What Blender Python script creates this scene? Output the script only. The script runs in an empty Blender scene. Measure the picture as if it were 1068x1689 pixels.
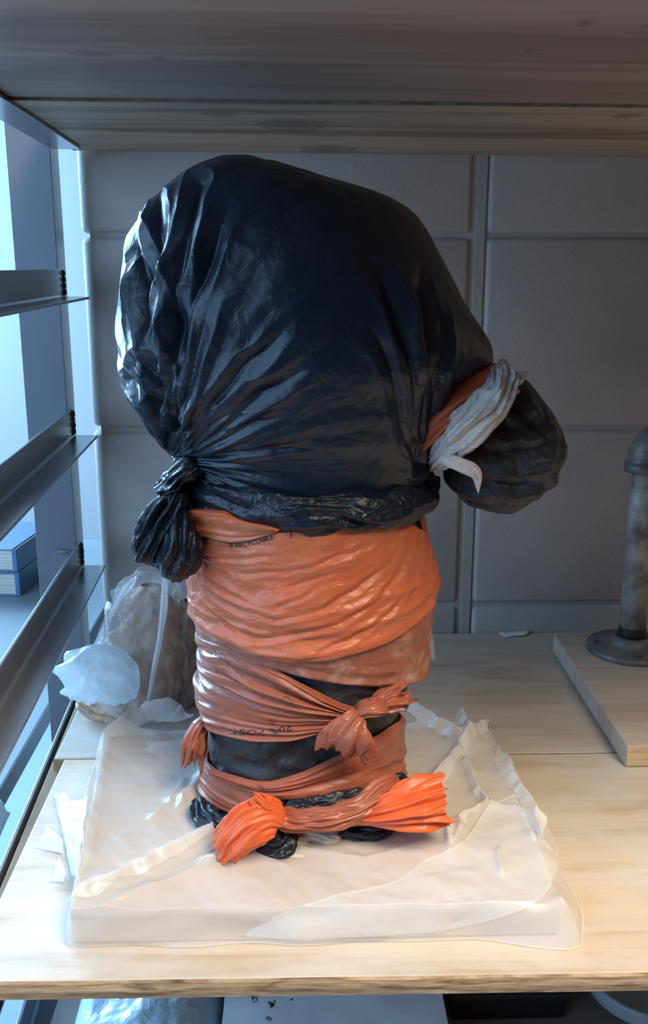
import bpy, math, random
import numpy as np
from mathutils import Vector
from mathutils.bvhtree import BVHTree

# ------------------------------------------------------------------ camera, light, exposure
SC = bpy.context.scene
COL = SC.collection
W, H, F = 1068.0, 1689.0, 1588.0
PITCH, YAW = math.radians(14.4), math.radians(1.3)
CAM = np.array([0.0, 0.0, 0.403])
cd = bpy.data.cameras.new('camera')
cd.sensor_fit = 'HORIZONTAL'; cd.sensor_width = 36.0; cd.lens = 36.0*F/W
cd.clip_start = 0.01
co = bpy.data.objects.new('camera', cd); COL.objects.link(co)
co.location = CAM; co.rotation_euler = (math.pi/2-PITCH, 0, -YAW)
SC.camera = co

wd = bpy.data.worlds.new('world'); SC.world = wd; wd.use_nodes = True
wd.node_tree.nodes['Background'].inputs[0].default_value = (0.66, 0.60, 0.55, 1)
wd.node_tree.nodes['Background'].inputs[1].default_value = 0.075

def area(name, loc, target, sx, sy, power, color, spread=180):
    l = bpy.data.lights.new(name, 'AREA'); l.shape = 'RECTANGLE'
    l.size, l.size_y, l.energy, l.color = sx, sy, power, color
    l.spread = math.radians(spread)
    o = bpy.data.objects.new(name, l); COL.objects.link(o)
    o.location = loc
    o.rotation_euler = (Vector(target)-Vector(loc)).to_track_quat('-Z', 'Y').to_euler()
    return o
# daylight: a window far behind on the left, and an unseen blue fill panel added at the left side
area('window_light_rear', (-1.75, 2.55, 0.75), (-0.1, 0.55, 0.15), 1.3, 1.3, 165, (0.36, 0.66, 1.0))
area('fill_light_side', (-1.05, 0.14, 0.55), (-0.1, 0.66, 0.20), 1.6, 1.1, 27, (0.34, 0.62, 1.0))
# warm ceiling lamp in front of the shelves
area('ceiling_lamp', (0.85, -0.55, 1.90), (0.50, 0.50, 0.0), 1.0, 0.9, 18.5, (1.0, 0.84, 0.63), 80)

SC.view_settings.view_transform = 'Standard'
SC.view_settings.look = 'None'
SC.view_settings.gamma = 1.0
SC.view_settings.use_curve_mapping = False
SC.view_settings.exposure = 0.0

# ------------------------------------------------------------------ measuring helpers
_c, _s = math.cos(PITCH), math.sin(PITCH)
_fw = np.array([math.sin(YAW)*_c, math.cos(YAW)*_c, -_s])
_rt = np.array([math.cos(YAW), -math.sin(YAW), 0])
_up = np.cross(_rt, _fw)
def ray(x, y): return _fw*F + _rt*(x-W/2) - _up*(y-H/2)
def at_y(x, y, Y):
    d = ray(x, y); return CAM + d*(Y-CAM[1])/d[1]
def at_z(x, y, Z):
    d = ray(x, y); return CAM + d*(Z-CAM[2])/d[2]
def V(p): return Vector((float(p[0]), float(p[1]), float(p[2])))

# ------------------------------------------------------------------ noise
def stk(L, axis=-1): return np.stack(np.broadcast_arrays(*L), axis)
def _hash(ix, iy, iz, seed):
    h = (ix*374761393 + iy*668265263 + iz*2147483647 + seed*974634777) & 0xffffffff
    h = ((h ^ (h >> 13))*1274126177) & 0xffffffff
    h = h ^ (h >> 16)
    return (h & 0xffff)/32767.5 - 1.0
def vnoise(P, seed=0):
    P = np.asarray(P, float)
    i = np.floor(P).astype(np.int64); f = P-i; f = f*f*f*(f*(f*6-15)+10)
    r = 0
    for dx in (0, 1):
        for dy in (0, 1):
            for dz in (0, 1):
                w = (f[..., 0] if dx else 1-f[..., 0])*(f[..., 1] if dy else 1-f[..., 1])*(f[..., 2] if dz else 1-f[..., 2])
                r = r + w*_hash(i[..., 0]+dx, i[..., 1]+dy, i[..., 2]+dz, seed)
    return r
def fbm(P, octv=4, seed=0):
    a, r = 1.0, 0
    P = np.asarray(P, float)
    for k in range(octv):
        r = r + a*vnoise(P*(2.0**k)+k*7.3, seed+k); a *= 0.5
    return r
def tri(x): return np.abs(x-np.floor(x+0.5))*2.0
def crumple(P, freq, n=7, seed=1, warp=0.22):
    """crumpled-film relief: randomly oriented creases, flat facets between them; about -0.5..0.5"""
    rs = np.random.RandomState(seed)
    Q = np.asarray(P, float)*freq
    Q = Q + warp*stk([vnoise(Q*0.6+9*k, seed+40+k) for k in range(3)], -1)
    r = 0
    for k in range(n):
        d = rs.normal(size=3); d /= np.linalg.norm(d)
        m = np.clip(vnoise(Q*0.45+rs.uniform(0, 50, 3), seed+k)*1.6+0.35, 0, 1)
        r = r + m*(tri((Q@d)*rs.uniform(0.4, 1.0)+rs.rand())-0.5)
    return r/math.sqrt(n)
def seg_dist(P, pts):
    """distance to a polyline and the 0..1 position along it (P: N,2)"""
    pts = np.asarray(pts, float)
    L = np.concatenate([[0], np.cumsum(np.linalg.norm(np.diff(pts, axis=0), axis=1))])
    best = np.full(P.shape[:-1], 1e9); tt = np.zeros(P.shape[:-1])
    for k in range(len(pts)-1):
        a, b = pts[k], pts[k+1]; ab = b-a
        t = np.clip(((P-a)@ab)/(ab@ab+1e-12), 0, 1)
        d = np.linalg.norm(P-(a+t[..., None]*ab), axis=-1)
        m = d < best
        best = np.where(m, d, best); tt = np.where(m, (L[k]+t*(L[k+1]-L[k]))/L[-1], tt)
    return best, tt
def crease(P, pts, w, depth, fade=0.25):
    d, t = seg_dist(P, pts)
    e = np.clip(np.minimum(t+0.15, (1-t))/fade, 0, 1)
    return depth*e*(-np.exp(-1.15*d/w)+0.5*np.exp(-np.abs(d-1.9*w)/(0.8*w)))
def ridge(P, pts, w, hgt, fade=0.2):
    d, t = seg_dist(P, pts)
    e = np.clip(np.minimum(t+0.1, (1.1-t))/fade, 0, 1)
    return hgt*e*np.exp(-d/w*1.2)
def sm(a, b, x):
    t = np.clip((x-a)/(b-a), 0, 1); return t*t*(3-2*t)
def cat(pts, n):
    """Catmull-Rom resample"""
    pts = np.asarray(pts, float); k = len(pts)
    P = np.vstack([2*pts[0]-pts[1], pts, 2*pts[-1]-pts[-2]])
    u = np.linspace(0, k-1-1e-9, n); i = u.astype(int); t = (u-i)[:, None]
    p0, p1, p2, p3 = P[i], P[i+1], P[i+2], P[i+3]
    return 0.5*(2*p1+(p2-p0)*t+(2*p0-5*p1+4*p2-p3)*t*t+(3*p1-p0-3*p2+p3)*t**3)

# ------------------------------------------------------------------ object helpers
def link_mesh(name, verts, faces, mat, parent=None, smooth=True):
    me = bpy.data.meshes.new(name)
    verts = np.asarray(verts, np.float32).reshape(-1, 3)
    if isinstance(faces, np.ndarray):
        n, k = faces.shape
        me.vertices.add(len(verts)); me.vertices.foreach_set('co', verts.ravel())
        me.loops.add(n*k); me.loops.foreach_set('vertex_index', faces.ravel().astype(np.int32))
        me.polygons.add(n)
        me.polygons.foreach_set('loop_start', np.arange(0, n*k, k, dtype=np.int32))
        me.update(calc_edges=True); me.validate()
    else:
        me.from_pydata([tuple(map(float, v)) for v in verts], [], faces); me.update()
    me.polygons.foreach_set('use_smooth', [smooth]*len(me.polygons))
    if mat: me.materials.append(mat)
    o = bpy.data.objects.new(name, me); COL.objects.link(o)
    if parent is not None:
        o.parent = parent
        o.matrix_parent_inverse = parent.matrix_basis.inverted()
    return o
def grid_faces(nu, nv, closed=False):
    a = np.arange(nu*nv).reshape(nu, nv)
    if closed: a = np.vstack([a, a[:1]])
    return stk([a[:-1, :-1], a[1:, :-1], a[1:, 1:], a[:-1, 1:]], -1).reshape(-1, 4)
def grid_obj(name, G, mat, parent=None, closed=False, solid=0):
    nu, nv = G.shape[:2]
    o = link_mesh(name, G.reshape(-1, 3), grid_faces(nu, nv, closed), mat, parent)
    if solid:
        m = o.modifiers.new('thickness', 'SOLIDIFY'); m.thickness = solid; m.offset = 0
    return o
class MB:
    def __init__(self): self.v, self.f = [], []
    def add(self, vs, fs):
        n = len(self.v); self.v += [tuple(map(float, p)) for p in vs]; self.f += [tuple(i+n for i in q) for q in fs]
    def box(self, lo, hi, M=None):
        x0, y0, z0 = lo; x1, y1, z1 = hi
        vs = [(x0,y0,z0),(x1,y0,z0),(x1,y1,z0),(x0,y1,z0),(x0,y0,z1),(x1,y0,z1),(x1,y1,z1),(x0,y1,z1)]
        if M: vs = [M(v) for v in vs]
        self.add(vs, [(0,3,2,1),(4,5,6,7),(0,1,5,4),(1,2,6,5),(2,3,7,6),(3,0,4,7)])
    def prism(self, poly, z0, z1):
        n = len(poly)
        self.add([(x, y, z0) for x, y in poly]+[(x, y, z1) for x, y in poly],
                 [tuple(range(n-1, -1, -1)), tuple(range(n, 2*n))]+[(i, (i+1) % n, n+(i+1) % n, n+i) for i in range(n)])
    def lathe(self, prof, c, n=40, axis='z'):
        vs, fs = [], []
        for r, z in prof:
            for k in range(n):
                a = 2*math.pi*k/n
                vs.append((c[0]+r*math.cos(a), c[1]+r*math.sin(a), c[2]+z))
        for j in range(len(prof)-1):
            for k in range(n):
                fs.append((j*n+k, j*n+(k+1) % n, (j+1)*n+(k+1) % n, (j+1)*n+k))
        fs.append(tuple(range(n-1, -1, -1))); fs.append(tuple((len(prof)-1)*n+k for k in range(n)))
        self.add(vs, fs)
    def build(self, name, mat, parent=None, bevel=0, smooth=False, seg=2):
        o = link_mesh(name, self.v, self.f, mat, parent, smooth)
        if bevel:
            m = o.modifiers.new('bevel', 'BEVEL'); m.width = bevel; m.segments = seg; m.limit_method = 'ANGLE'
        return o
def empty(name, loc=(0, 0, 0), rz=0):
    o = bpy.data.objects.new(name, None); COL.objects.link(o); o.location = loc; o.rotation_euler = (0, 0, rz)
    o.empty_display_size = 0.02
    return o
def tag(o, label=None, cat_=None, group=None, kind=None):
    if label: o['label'] = label
    if cat_: o['category'] = cat_
    if group: o['group'] = group
    if kind: o['kind'] = kind
    return o

ZT_ = 0.0215
# ------------------------------------------------------------------ materials
def new_mat(name):
    m = bpy.data.materials.new(name); m.use_nodes = True
    nt = m.node_tree; nt.nodes.clear()
    out = nt.nodes.new('ShaderNodeOutputMaterial')
    b = nt.nodes.new('ShaderNodeBsdfPrincipled'); nt.links.new(b.outputs[0], out.inputs[0])
    return m, nt, b, out
def nd(nt, typ, ins=None, **kw):
    n = nt.nodes.new('ShaderNode'+typ)
    for k, v in kw.items(): setattr(n, k, v)
    for k, v in (ins or {}).items():
        s = n.inputs[k]
        if hasattr(v, 'is_output') or isinstance(v, bpy.types.NodeSocket): nt.links.new(v, s)
        else: s.default_value = v
    return n
def coords(nt, scale=(1, 1, 1), rot=(0, 0, 0), loc=(0, 0, 0)):
    g = nd(nt, 'NewGeometry')
    return nd(nt, 'Mapping', {'Vector': g.outputs['Position'], 'Scale': scale, 'Rotation': rot, 'Location': loc}).outputs[0]
def noise(nt, vec, scale, detail=4, rough=0.55, dist=0.0):
    return nd(nt, 'TexNoise', {'Vector': vec, 'Scale': scale, 'Detail': detail, 'Roughness': rough, 'Distortion': dist}).outputs['Fac']
def ramp(nt, fac, stops):
    n = nd(nt, 'ValToRGB', {'Fac': fac}); e = n.color_ramp.elements
    while len(e) < len(stops): e.new(0.5)
    for el, (p, c) in zip(e, stops): el.position = p; el.color = (*c, 1) if len(c) == 3 else c
    return n.outputs[0]
def mix(nt, fac, a, b, blend='MIX'):
    n = nd(nt, 'Mix', data_type='RGBA', blend_type=blend)
    for k, v in ((0, fac), (6, a), (7, b)):
        if isinstance(v, bpy.types.NodeSocket): nt.links.new(v, n.inputs[k])
        else: n.inputs[k].default_value = (*v, 1) if isinstance(v, tuple) and len(v) == 3 else v
    return n.outputs[2]
def math_(nt, op, a, b=0.0, c=0.0):
    n = nd(nt, 'Math', operation=op)
    for k, v in enumerate((a, b, c)):
        if isinstance(v, bpy.types.NodeSocket): nt.links.new(v, n.inputs[k])
        else: n.inputs[k].default_value = v
    return n.outputs[0]
def bump(nt, b, hgt, strength, dist, prev=None):
    n = nd(nt, 'Bump', {'Height': hgt, 'Strength': strength, 'Distance': dist})
    if prev is not None: nt.links.new(prev, n.inputs['Normal'])
    nt.links.new(n.outputs[0], b.inputs['Normal'])
    return n.outputs[0]
def film_bump(nt, b, scale, strength, stretch=(1, 1, 1)):
    """fine wrinkles of thin plastic: folded ridges plus small crumple facets"""
    c = coords(nt, stretch)
    n1 = noise(nt, c, scale, 3, 0.5, 0.6)
    r1 = math_(nt, 'ABSOLUTE', math_(nt, 'SUBTRACT', n1, 0.5))
    v = nd(nt, 'TexVoronoi', {'Vector': nd(nt, 'VectorMath', {0: c, 1: (0, 0, 0)}, operation='ADD').outputs[0], 'Scale': scale*1.7}, feature='F1').outputs['Distance']
    h = math_(nt, 'ADD', math_(nt, 'MULTIPLY', r1, -1.4), math_(nt, 'MULTIPLY', v, 0.35))
    return bump(nt, b, h, strength, 0.004)
def plastic(name, col, rough=0.32, scale=60, strength=0.5, stretch=(1, 1, 1), alpha=1.0, sss=0.0, dust=None, transl=0.0, spec=0.5, mott=None):
    m, nt, b, out = new_mat(name)
    b.inputs['Base Color'].default_value = (*col, 1); b.inputs['Roughness'].default_value = rough
    b.inputs['Specular IOR Level'].default_value = spec
    base = None
    if mott:
        base = mix(nt, ramp(nt, noise(nt, coords(nt), mott[1], 4), [(0.35, (0, 0, 0)), (0.7, (1, 1, 1))]), col, mott[0])
    if dust:
        f = ramp(nt, noise(nt, coords(nt), dust[1], 6, 0.7), [(dust[2], (0, 0, 0)), (dust[2]+0.2, (1, 1, 1))])
        base = mix(nt, f, base if base is not None else col, dust[0])
        nt.links.new(math_(nt, 'MULTIPLY_ADD', f, 0.35, rough), b.inputs['Roughness'])
    if base is not None: nt.links.new(base, b.inputs['Base Color'])
    if strength: film_bump(nt, b, scale, strength, stretch)
    sh = b.outputs[0]
    if transl:
        t = nd(nt, 'BsdfTranslucent', {'Color': (*col, 1)})
        if base is not None: nt.links.new(base, t.inputs[0])
        sh = nd(nt, 'MixShader', {0: transl, 1: sh, 2: t.outputs[0]}).outputs[0]
    if alpha < 1:
        tr = nd(nt, 'BsdfTransparent')
        sh = nd(nt, 'MixShader', {0: 1-alpha, 1: sh, 2: tr.outputs[0]}).outputs[0]
    nt.links.new(sh, out.inputs[0])
    return m
def wood(name, c_dark, c_mid, c_light, scale=9, stretch=(0.12, 1.6, 1), rough=0.6, wash=None, knots=(), dirt=None, rot=0.0):
    m, nt, b, out = new_mat(name)
    c = coords(nt, stretch, (0, 0, rot))
    n1 = noise(nt, c, scale, 5, 0.6, 1.2)
    n2 = noise(nt, coords(nt, (stretch[0]*0.5, stretch[1]*6, 1)), scale*2.2, 3, 0.6)
    base = ramp(nt, n1, [(0.28, c_dark), (0.5, c_mid), (0.72, c_light)])
    base = mix(nt, math_(nt, 'MULTIPLY', n2, 0.35), base, c_dark, 'MIX')
    if wash:
        f = ramp(nt, noise(nt, coords(nt, (1, 2.2, 1)), wash[1], 5, 0.65), [(wash[2], (0, 0, 0)), (wash[2]+0.25, (1, 1, 1))])
        base = mix(nt, math_(nt, 'MULTIPLY', f, wash[3]), base, wash[0])
    if dirt:
        f = ramp(nt, noise(nt, coords(nt, (0.5, 2.5, 1)), dirt[1], 5, 0.65), [(dirt[2], (0, 0, 0)), (dirt[2]+0.2, (1, 1, 1))])
        base = mix(nt, math_(nt, 'MULTIPLY', f, dirt[3]), base, dirt[0])
    g = nd(nt, 'NewGeometry').outputs['Position']
    for kx, ky, rx, ry in knots:
        d = nd(nt, 'VectorMath', {0: g, 1: (kx, ky, 0)}, operation='SUBTRACT').outputs[0]
        d = nd(nt, 'VectorMath', {0: d, 1: (1/rx, 1/ry, 0)}, operation='MULTIPLY').outputs[0]
        ln = nd(nt, 'VectorMath', {0: d}, operation='LENGTH').outputs['Value']
        ln = math_(nt, 'ADD', ln, math_(nt, 'MULTIPLY', math_(nt, 'SUBTRACT', n1, 0.5), 0.7))
        f = ramp(nt, ln, [(0.3, (0.55,)*3), (0.7, (0.3,)*3), (0.85, (0.5,)*3), (1.1, (0,)*3)])
        base = mix(nt, f, base, tuple(0.45*v for v in c_dark))
    nt.links.new(base, b.inputs['Base Color']); b.inputs['Roughness'].default_value = rough
    bump(nt, b, n1, 0.25, 0.002)
    return m
def simple(name, col, rough=0.5, metal=0.0, mott=None, bmp=None, spec=0.5):
    m, nt, b, out = new_mat(name)
    b.inputs['Base Color'].default_value = (*col, 1); b.inputs['Roughness'].default_value = rough
    b.inputs['Metallic'].default_value = metal; b.inputs['Specular IOR Level'].default_value = spec
    if mott:
        f = ramp(nt, noise(nt, coords(nt, mott[4] if len(mott) > 4 else (1, 1, 1)), mott[1], 6, 0.65), [(mott[2], (0, 0, 0)), (mott[3], (1, 1, 1))])
        nt.links.new(mix(nt, f, col, mott[0]), b.inputs['Base Color'])
    if bmp: bump(nt, b, noise(nt, coords(nt), bmp[0], 4, 0.6), bmp[1], bmp[2])
    return m

M = {}
M['block'] = simple('painted_block', (0.43, 0.385, 0.35), 0.62, mott=((0.35, 0.31, 0.28), 5, 0.4, 0.75), bmp=(160, 0.35, 0.0016))
M['mortar'] = simple('painted_mortar', (0.36, 0.325, 0.295), 0.7, bmp=(120, 0.3, 0.002))
M['wall_far'] = simple('far_wall_paint', (0.66, 0.70, 0.72), 0.8)
M['floor'] = simple('floor_paint', (0.40, 0.50, 0.58), 0.6)
M['steel'] = simple('painted_steel', (0.17, 0.185, 0.21), 0.40, 0.15, mott=((0.18, 0.16, 0.14), 22, 0.55, 0.75), bmp=(90, 0.12, 0.001))
M['rust'] = simple('rail_steel', (0.30, 0.32, 0.35), 0.24, 0.6, mott=((0.30, 0.22, 0.12), 30, 0.60, 0.78), bmp=(70, 0.10, 0.001))
M['weld'] = simple('weld_bead', (0.05, 0.055, 0.065), 0.5, 0.6, bmp=(300, 0.5, 0.001))
M['paper'] = simple('paper', (0.80, 0.79, 0.76), 0.8, bmp=(60, 0.2, 0.002))
M['black'] = plastic('black_film', (0.004, 0.010, 0.022), 0.40, 55, 0.30, spec=0.5)
M['black_crinkle'] = plastic('black_film_crinkled', (0.005, 0.010, 0.020), 0.40, 95, 0.55)
M['black_haze'] = plastic('black_film_worn', (0.020, 0.022, 0.026), 0.48, 55, 0.6, mott=((0.050, 0.052, 0.055), 34), spec=0.4)
M['orange'] = plastic('orange_film', (0.68, 0.150, 0.056), 0.36, 60, 0.35, (1, 1, 1.8), transl=0.10, mott=((0.66, 0.19, 0.09), 22))
M['orange_thin'] = plastic('orange_film_stretched', (0.46, 0.122, 0.060), 0.36, 70, 0.25, (0.5, 0.5, 1.8), transl=0.10, mott=((0.40, 0.125, 0.075), 24))
M['orange_bright'] = plastic('orange_film_bright', (0.86, 0.155, 0.045), 0.38, 60, 0.15, transl=0.15)
M['orange_dust'] = plastic('orange_film_dusty', (0.38, 0.12, 0.07), 0.5, 70, 0.3, transl=0.08, dust=((0.54, 0.34, 0.26), 55, 0.47))
M['orange_dark'] = plastic('orange_film_inner', (0.62, 0.12, 0.05), 0.4, 60, 0.2)
M['white_band'] = plastic('white_tape_film', (0.62, 0.59, 0.53), 0.6, 90, 0.6, transl=0.1, mott=((0.70, 0.55, 0.50), 30))
M['cover'] = plastic('white_film', (0.90, 0.88, 0.87), 0.22, 38, 0.22, alpha=0.50, transl=0.12)
M['flap'] = plastic('white_film_layer', (0.92, 0.91, 0.90), 0.24, 38, 0.2, alpha=0.55, transl=0.12)
M['fold_film'] = plastic('white_film_gathered', (0.93, 0.93, 0.93), 0.24, 45, 0.3, alpha=0.50, transl=0.12)
M['scrap_film'] = plastic('white_film_scrap', (0.82, 0.84, 0.86), 0.25, 70, 0.4, alpha=0.6, transl=0.12)
M['slab'] = simple('slab_board', (0.50, 0.38, 0.26), 0.7, mott=((0.60, 0.48, 0.36), 12, 0.35, 0.7))
M['clear'] = plastic('clear_film', (0.80, 0.78, 0.76), 0.10, 60, 0.7, alpha=0.24, transl=0.1)
M['clear_white'] = plastic('clear_film_cloudy', (0.80, 0.88, 0.92), 0.16, 70, 0.6, alpha=0.78, transl=0.42)
M['brown_paper'] = plastic('brown_paper', (0.46, 0.28, 0.17), 0.55, 40, 0.6, mott=((0.34, 0.20, 0.12), 20))
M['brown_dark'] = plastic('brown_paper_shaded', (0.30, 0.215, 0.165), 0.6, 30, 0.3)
M['blue_bag'] = plastic('pale_blue_film', (0.56, 0.72, 0.86), 0.3, 60, 0.5)
M['ink'] = simple('black_ink', (0.06, 0.03, 0.025), 0.5)
M['ink_soft'] = simple('worn_ink', (0.22, 0.075, 0.045), 0.5)
M['galv'] = simple('galvanised_iron', (0.40, 0.40, 0.37), 0.5, 0.2, mott=((0.09, 0.095, 0.10), 30, 0.40, 0.62), bmp=(200, 0.25, 0.001))
M['iron'] = simple('cast_iron', (0.15, 0.155, 0.155), 0.45, 0.3, mott=((0.26, 0.25, 0.22), 40, 0.45, 0.7), bmp=(220, 0.3, 0.001))
M['tape'] = simple('pipe_thread_dope', (0.012, 0.012, 0.016), 0.5)
M['ply_top'] = wood('plywood_top', (0.44, 0.33, 0.22), (0.64, 0.52, 0.38), (0.72, 0.62, 0.48), 11, (0.45, 3.6, 1), 0.6, wash=((0.64, 0.62, 0.60), 9, 0.40, 0.75))
M['ply_rear'] = wood('plywood_rear', (0.40, 0.31, 0.22), (0.55, 0.46, 0.36), (0.62, 0.53, 0.43), 10, (0.45, 3.4, 1), 0.65, wash=((0.60, 0.56, 0.53), 8, 0.42, 0.6))
M['ply_small'] = wood('plywood_offcut', (0.42, 0.33, 0.25), (0.60, 0.51, 0.42), (0.68, 0.60, 0.51), 11, (0.45, 3.4, 1), 0.65, dirt=((0.30, 0.24, 0.20), 22, 0.60, 0.5))
M['ply_edge'] = wood('plywood_edge', (0.09, 0.045, 0.02), (0.42, 0.28, 0.16), (0.66, 0.50, 0.32), 24, (1.1, 0.5, 13), 0.8)
M['ply_edge_light'] = wood('plywood_end_grain', (0.45, 0.32, 0.17), (0.68, 0.53, 0.32), (0.76, 0.62, 0.42), 24, (0.5, 0.5, 5), 0.75)
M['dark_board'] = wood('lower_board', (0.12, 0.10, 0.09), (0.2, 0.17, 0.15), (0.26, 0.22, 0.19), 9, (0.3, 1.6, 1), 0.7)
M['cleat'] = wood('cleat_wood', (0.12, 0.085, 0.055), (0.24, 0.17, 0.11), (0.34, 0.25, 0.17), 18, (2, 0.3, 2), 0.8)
M['page'] = simple('book_pages', (0.80, 0.74, 0.64), 0.8, mott=((0.55, 0.50, 0.44), 14, 0.4, 0.6, (0.1, 0.1, 40)))
M['book_blue'] = simple('book_cover', (0.10, 0.20, 0.34), 0.4)
M['table'] = simple('table_top', (0.26, 0.32, 0.36), 0.5)
M['bin'] = simple('black_bin', (0.012, 0.013, 0.017), 0.4, bmp=(80, 0.1, 0.001))
M['lid'] = plastic('clear_lid', (0.45, 0.55, 0.60), 0.25, 30, 0.15, alpha=0.55)
M['box'] = simple('white_card', (0.70, 0.72, 0.78), 0.7, mott=((0.52, 0.54, 0.60), 14, 0.45, 0.7))

# ------------------------------------------------------------------ setting: block wall, far room
WY = 1.019                                   # front face of the block wall
X_END = at_y(122, 300, WY)[0]                # free end of the wall
X_J0, X_J1 = at_y(771, 500, WY)[0], at_y(797, 500, WY)[0]
Z_J = [at_y(800, 388, WY)[2]+0.2*k for k in range(-4, 3)]
mbw = MB(); mbw.box((X_END+0.012, WY+0.004, -0.55), (X_J1+0.9, WY+0.19, 0.80))
wall = mbw.build('wall_back', M['mortar']); tag(wall, 'painted concrete block wall standing behind the shelf', kind='structure')
def rounded_block(x0, x1, z0, z1, rl=0.006, name='block'):
    """block face with eased edges; a large radius on the free end (bullnose)"""
    rs = random.Random(int((x0*97+z0*1013)*1000))
    dep = 0.19; poly = []
    e = 0.0045
    for k in range(9):
        a = math.pi/2*k/8
        poly.append((x0+rl-rl*math.sin(a) if False else x0+rl*(1-math.cos(math.pi/2-a)), WY+rl*(1-math.sin(math.pi/2-a))))
    poly = [(x0+rl*(1-math.cos(math.pi/2*k/8)), WY+rl*(1-math.sin(math.pi/2*k/8))) for k in range(9)]  # from side (k=0) to front
    prof = poly+[(x1-e, WY), (x1-e*0.3, WY+e*0.3), (x1, WY+e), (x1, WY+dep), (x0, WY+dep)]
    n = len(prof); vs = []
    cx, cy = (x0+x1)/2, WY+dep/2
    lev = [(z0, e), (z0+e*0.4, e*0.3), (z0+e*1.2, 0), (z1-e*1.2, 0), (z1-e*0.4, e*0.3), (z1, e)]
    for z, ins in lev:
        for x, y in prof:
            yy = y+ins if y < WY+dep-0.001 else y
            xx = x+ins if (x-x0) < rl*0.6 else x
            vs.append((xx, yy, z))
    fs = [tuple(range(n-1, -1, -1)), tuple((len(lev)-1)*n+k for k in range(n))]
    for j in range(len(lev)-1):
        for k in range(n): fs.append((j*n+k, j*n+(k+1) % n, (j+1)*n+(k+1) % n, (j+1)*n+k))
    return link_mesh(name, vs, fs, M['block'], wall, True)
g = 0.0022
for z0, z1 in zip(Z_J[:-1], Z_J[1:]):
    rounded_block(X_END, X_J0, z0+g, z1-g, 0.024)
    rounded_block(X_J1, X_J1+0.39, z0+g, z1-g, 0.007)
    rounded_block(X_J1+0.40, X_J1+0.79, z0+g, z1-g, 0.007)
mb = MB(); mb.box((X_J0+0.0045, WY+0.0015, -0.5), (X_J1-0.0005, WY+0.05, 0.78))
mb.build('mortar_joint', M['mortar'], wall, bevel=0.001)
mb = MB(); mb.box((-4.2, 3.0, -0.95), (0.9, 3.1, 2.2)); tag(mb.build('wall_far', M['wall_far']), 'plain pale wall of the room beyond the rack', kind='structure')
mb = MB(); mb.box((-4.2, -2.2, -1.0), (2.5, 3.1, -0.95)); tag(mb.build('floor', M['floor']), 'pale floor of the room', kind='structure')

# ------------------------------------------------------------------ shelf boards
ZU = 0.512                                   # underside of the upper boards
seam_l = at_z(60, 1251, 0); seam_r = at_z(1000, 1240, 0)
Ys = 0.5*(seam_l[1]+seam_r[1])
front_l = at_z(20, 1619, 0); front_r = at_z(1050, 1604, 0)
def board(name, poly, z0, z1, mat, edge=None, bev=0.0012, label='', cat_='shelf board', group=None):
    t = empty(name, (sum(p[0] for p in poly)/len(poly), sum(p[1] for p in poly)/len(poly), z0))
    mb = MB(); mb.prism(poly, z0, z1)
    mb.build('board_panel', mat, t, bevel=bev)
    if edge:
        (xa, ya), (xb, yb) = edge
        mb = MB(); n = 60; vs = []
        rs = np.random.RandomState(4)
        jit = np.cumsum(rs.normal(0, 0.00022, (n, 2)), 0)*0.5
        for k in range(n):
            u = k/(n-1); x, y = xa+(xb-xa)*u, ya+(yb-ya)*u
            for dy, z in ((0.001, z1-0.0002), (-0.0016+jit[k, 0]*0.3, z1-0.0012+0.0004*math.sin(k*.9)), (-0.0022+jit[k, 1]*0.3, (z0+z1)/2), (-0.0014, z0+0.001), (0.001, z0)):
                vs.append((x, y+dy, z))
        fs = [(k*5+j, (k+1)*5+j, (k+1)*5+j+1, k*5+j+1) for k in range(n-1) for j in range(4)]
        mb.add(vs, fs); mb.build('front_edge', M['ply_edge'], t, smooth=False)
    t['base'] = [float(v) for v in t.location]
    tag(t, label, cat_, group or 'boards of the shelving'); return t
TH = 0.0125
fl = at_z(106, 1252, 0); fl2 = at_z(0, 1481, 0)
dirx = (fl2[0]-fl[0])/(fl2[1]-fl[1])
def lx(y): return fl[0]+dirx*(y-fl[1])
XR = 0.62
def fy(x): return front_l[1]+(front_r[1]-front_l[1])*(x-front_l[0])/(front_r[0]-front_l[0])
def sy(x): return seam_l[1]+(seam_r[1]-seam_l[1])*(x-seam_l[0])/(seam_r[0]-seam_l[0])
xl = lx(fy(-0.2))
board('shelf_board', [(xl, fy(xl)), (XR, fy(XR)), (XR, sy(XR)-0.0020), (lx(sy(-.2)), sy(-.2)-0.0020)], -TH, 0, M['ply_top'], ((xl, fy(xl)), (XR, fy(XR))),
      label='pale plywood front board of the main shelf, under the white wrapped slab')
rl = at_z(90, 1249, 0)
board('shelf_board', [(rl[0], sy(rl[0])+0.0008), (XR, sy(XR)+0.0008), (XR, WY-0.002), (rl[0]-0.004, WY-0.002)], -TH-0.0005, -0.0006, M['ply_rear'],
      label='greyish plywood rear board of the main shelf, against the block wall')
_rb = [o for o in bpy.data.objects if o.get('label', '').startswith('greyish')][0]
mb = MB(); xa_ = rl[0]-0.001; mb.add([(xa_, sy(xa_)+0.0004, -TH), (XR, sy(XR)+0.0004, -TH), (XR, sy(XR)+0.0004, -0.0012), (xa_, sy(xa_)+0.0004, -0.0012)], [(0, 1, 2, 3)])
mb.build('seam_shade_strip', M['cleat'], _rb)  # dark strip standing in for the shade inside the seam
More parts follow.
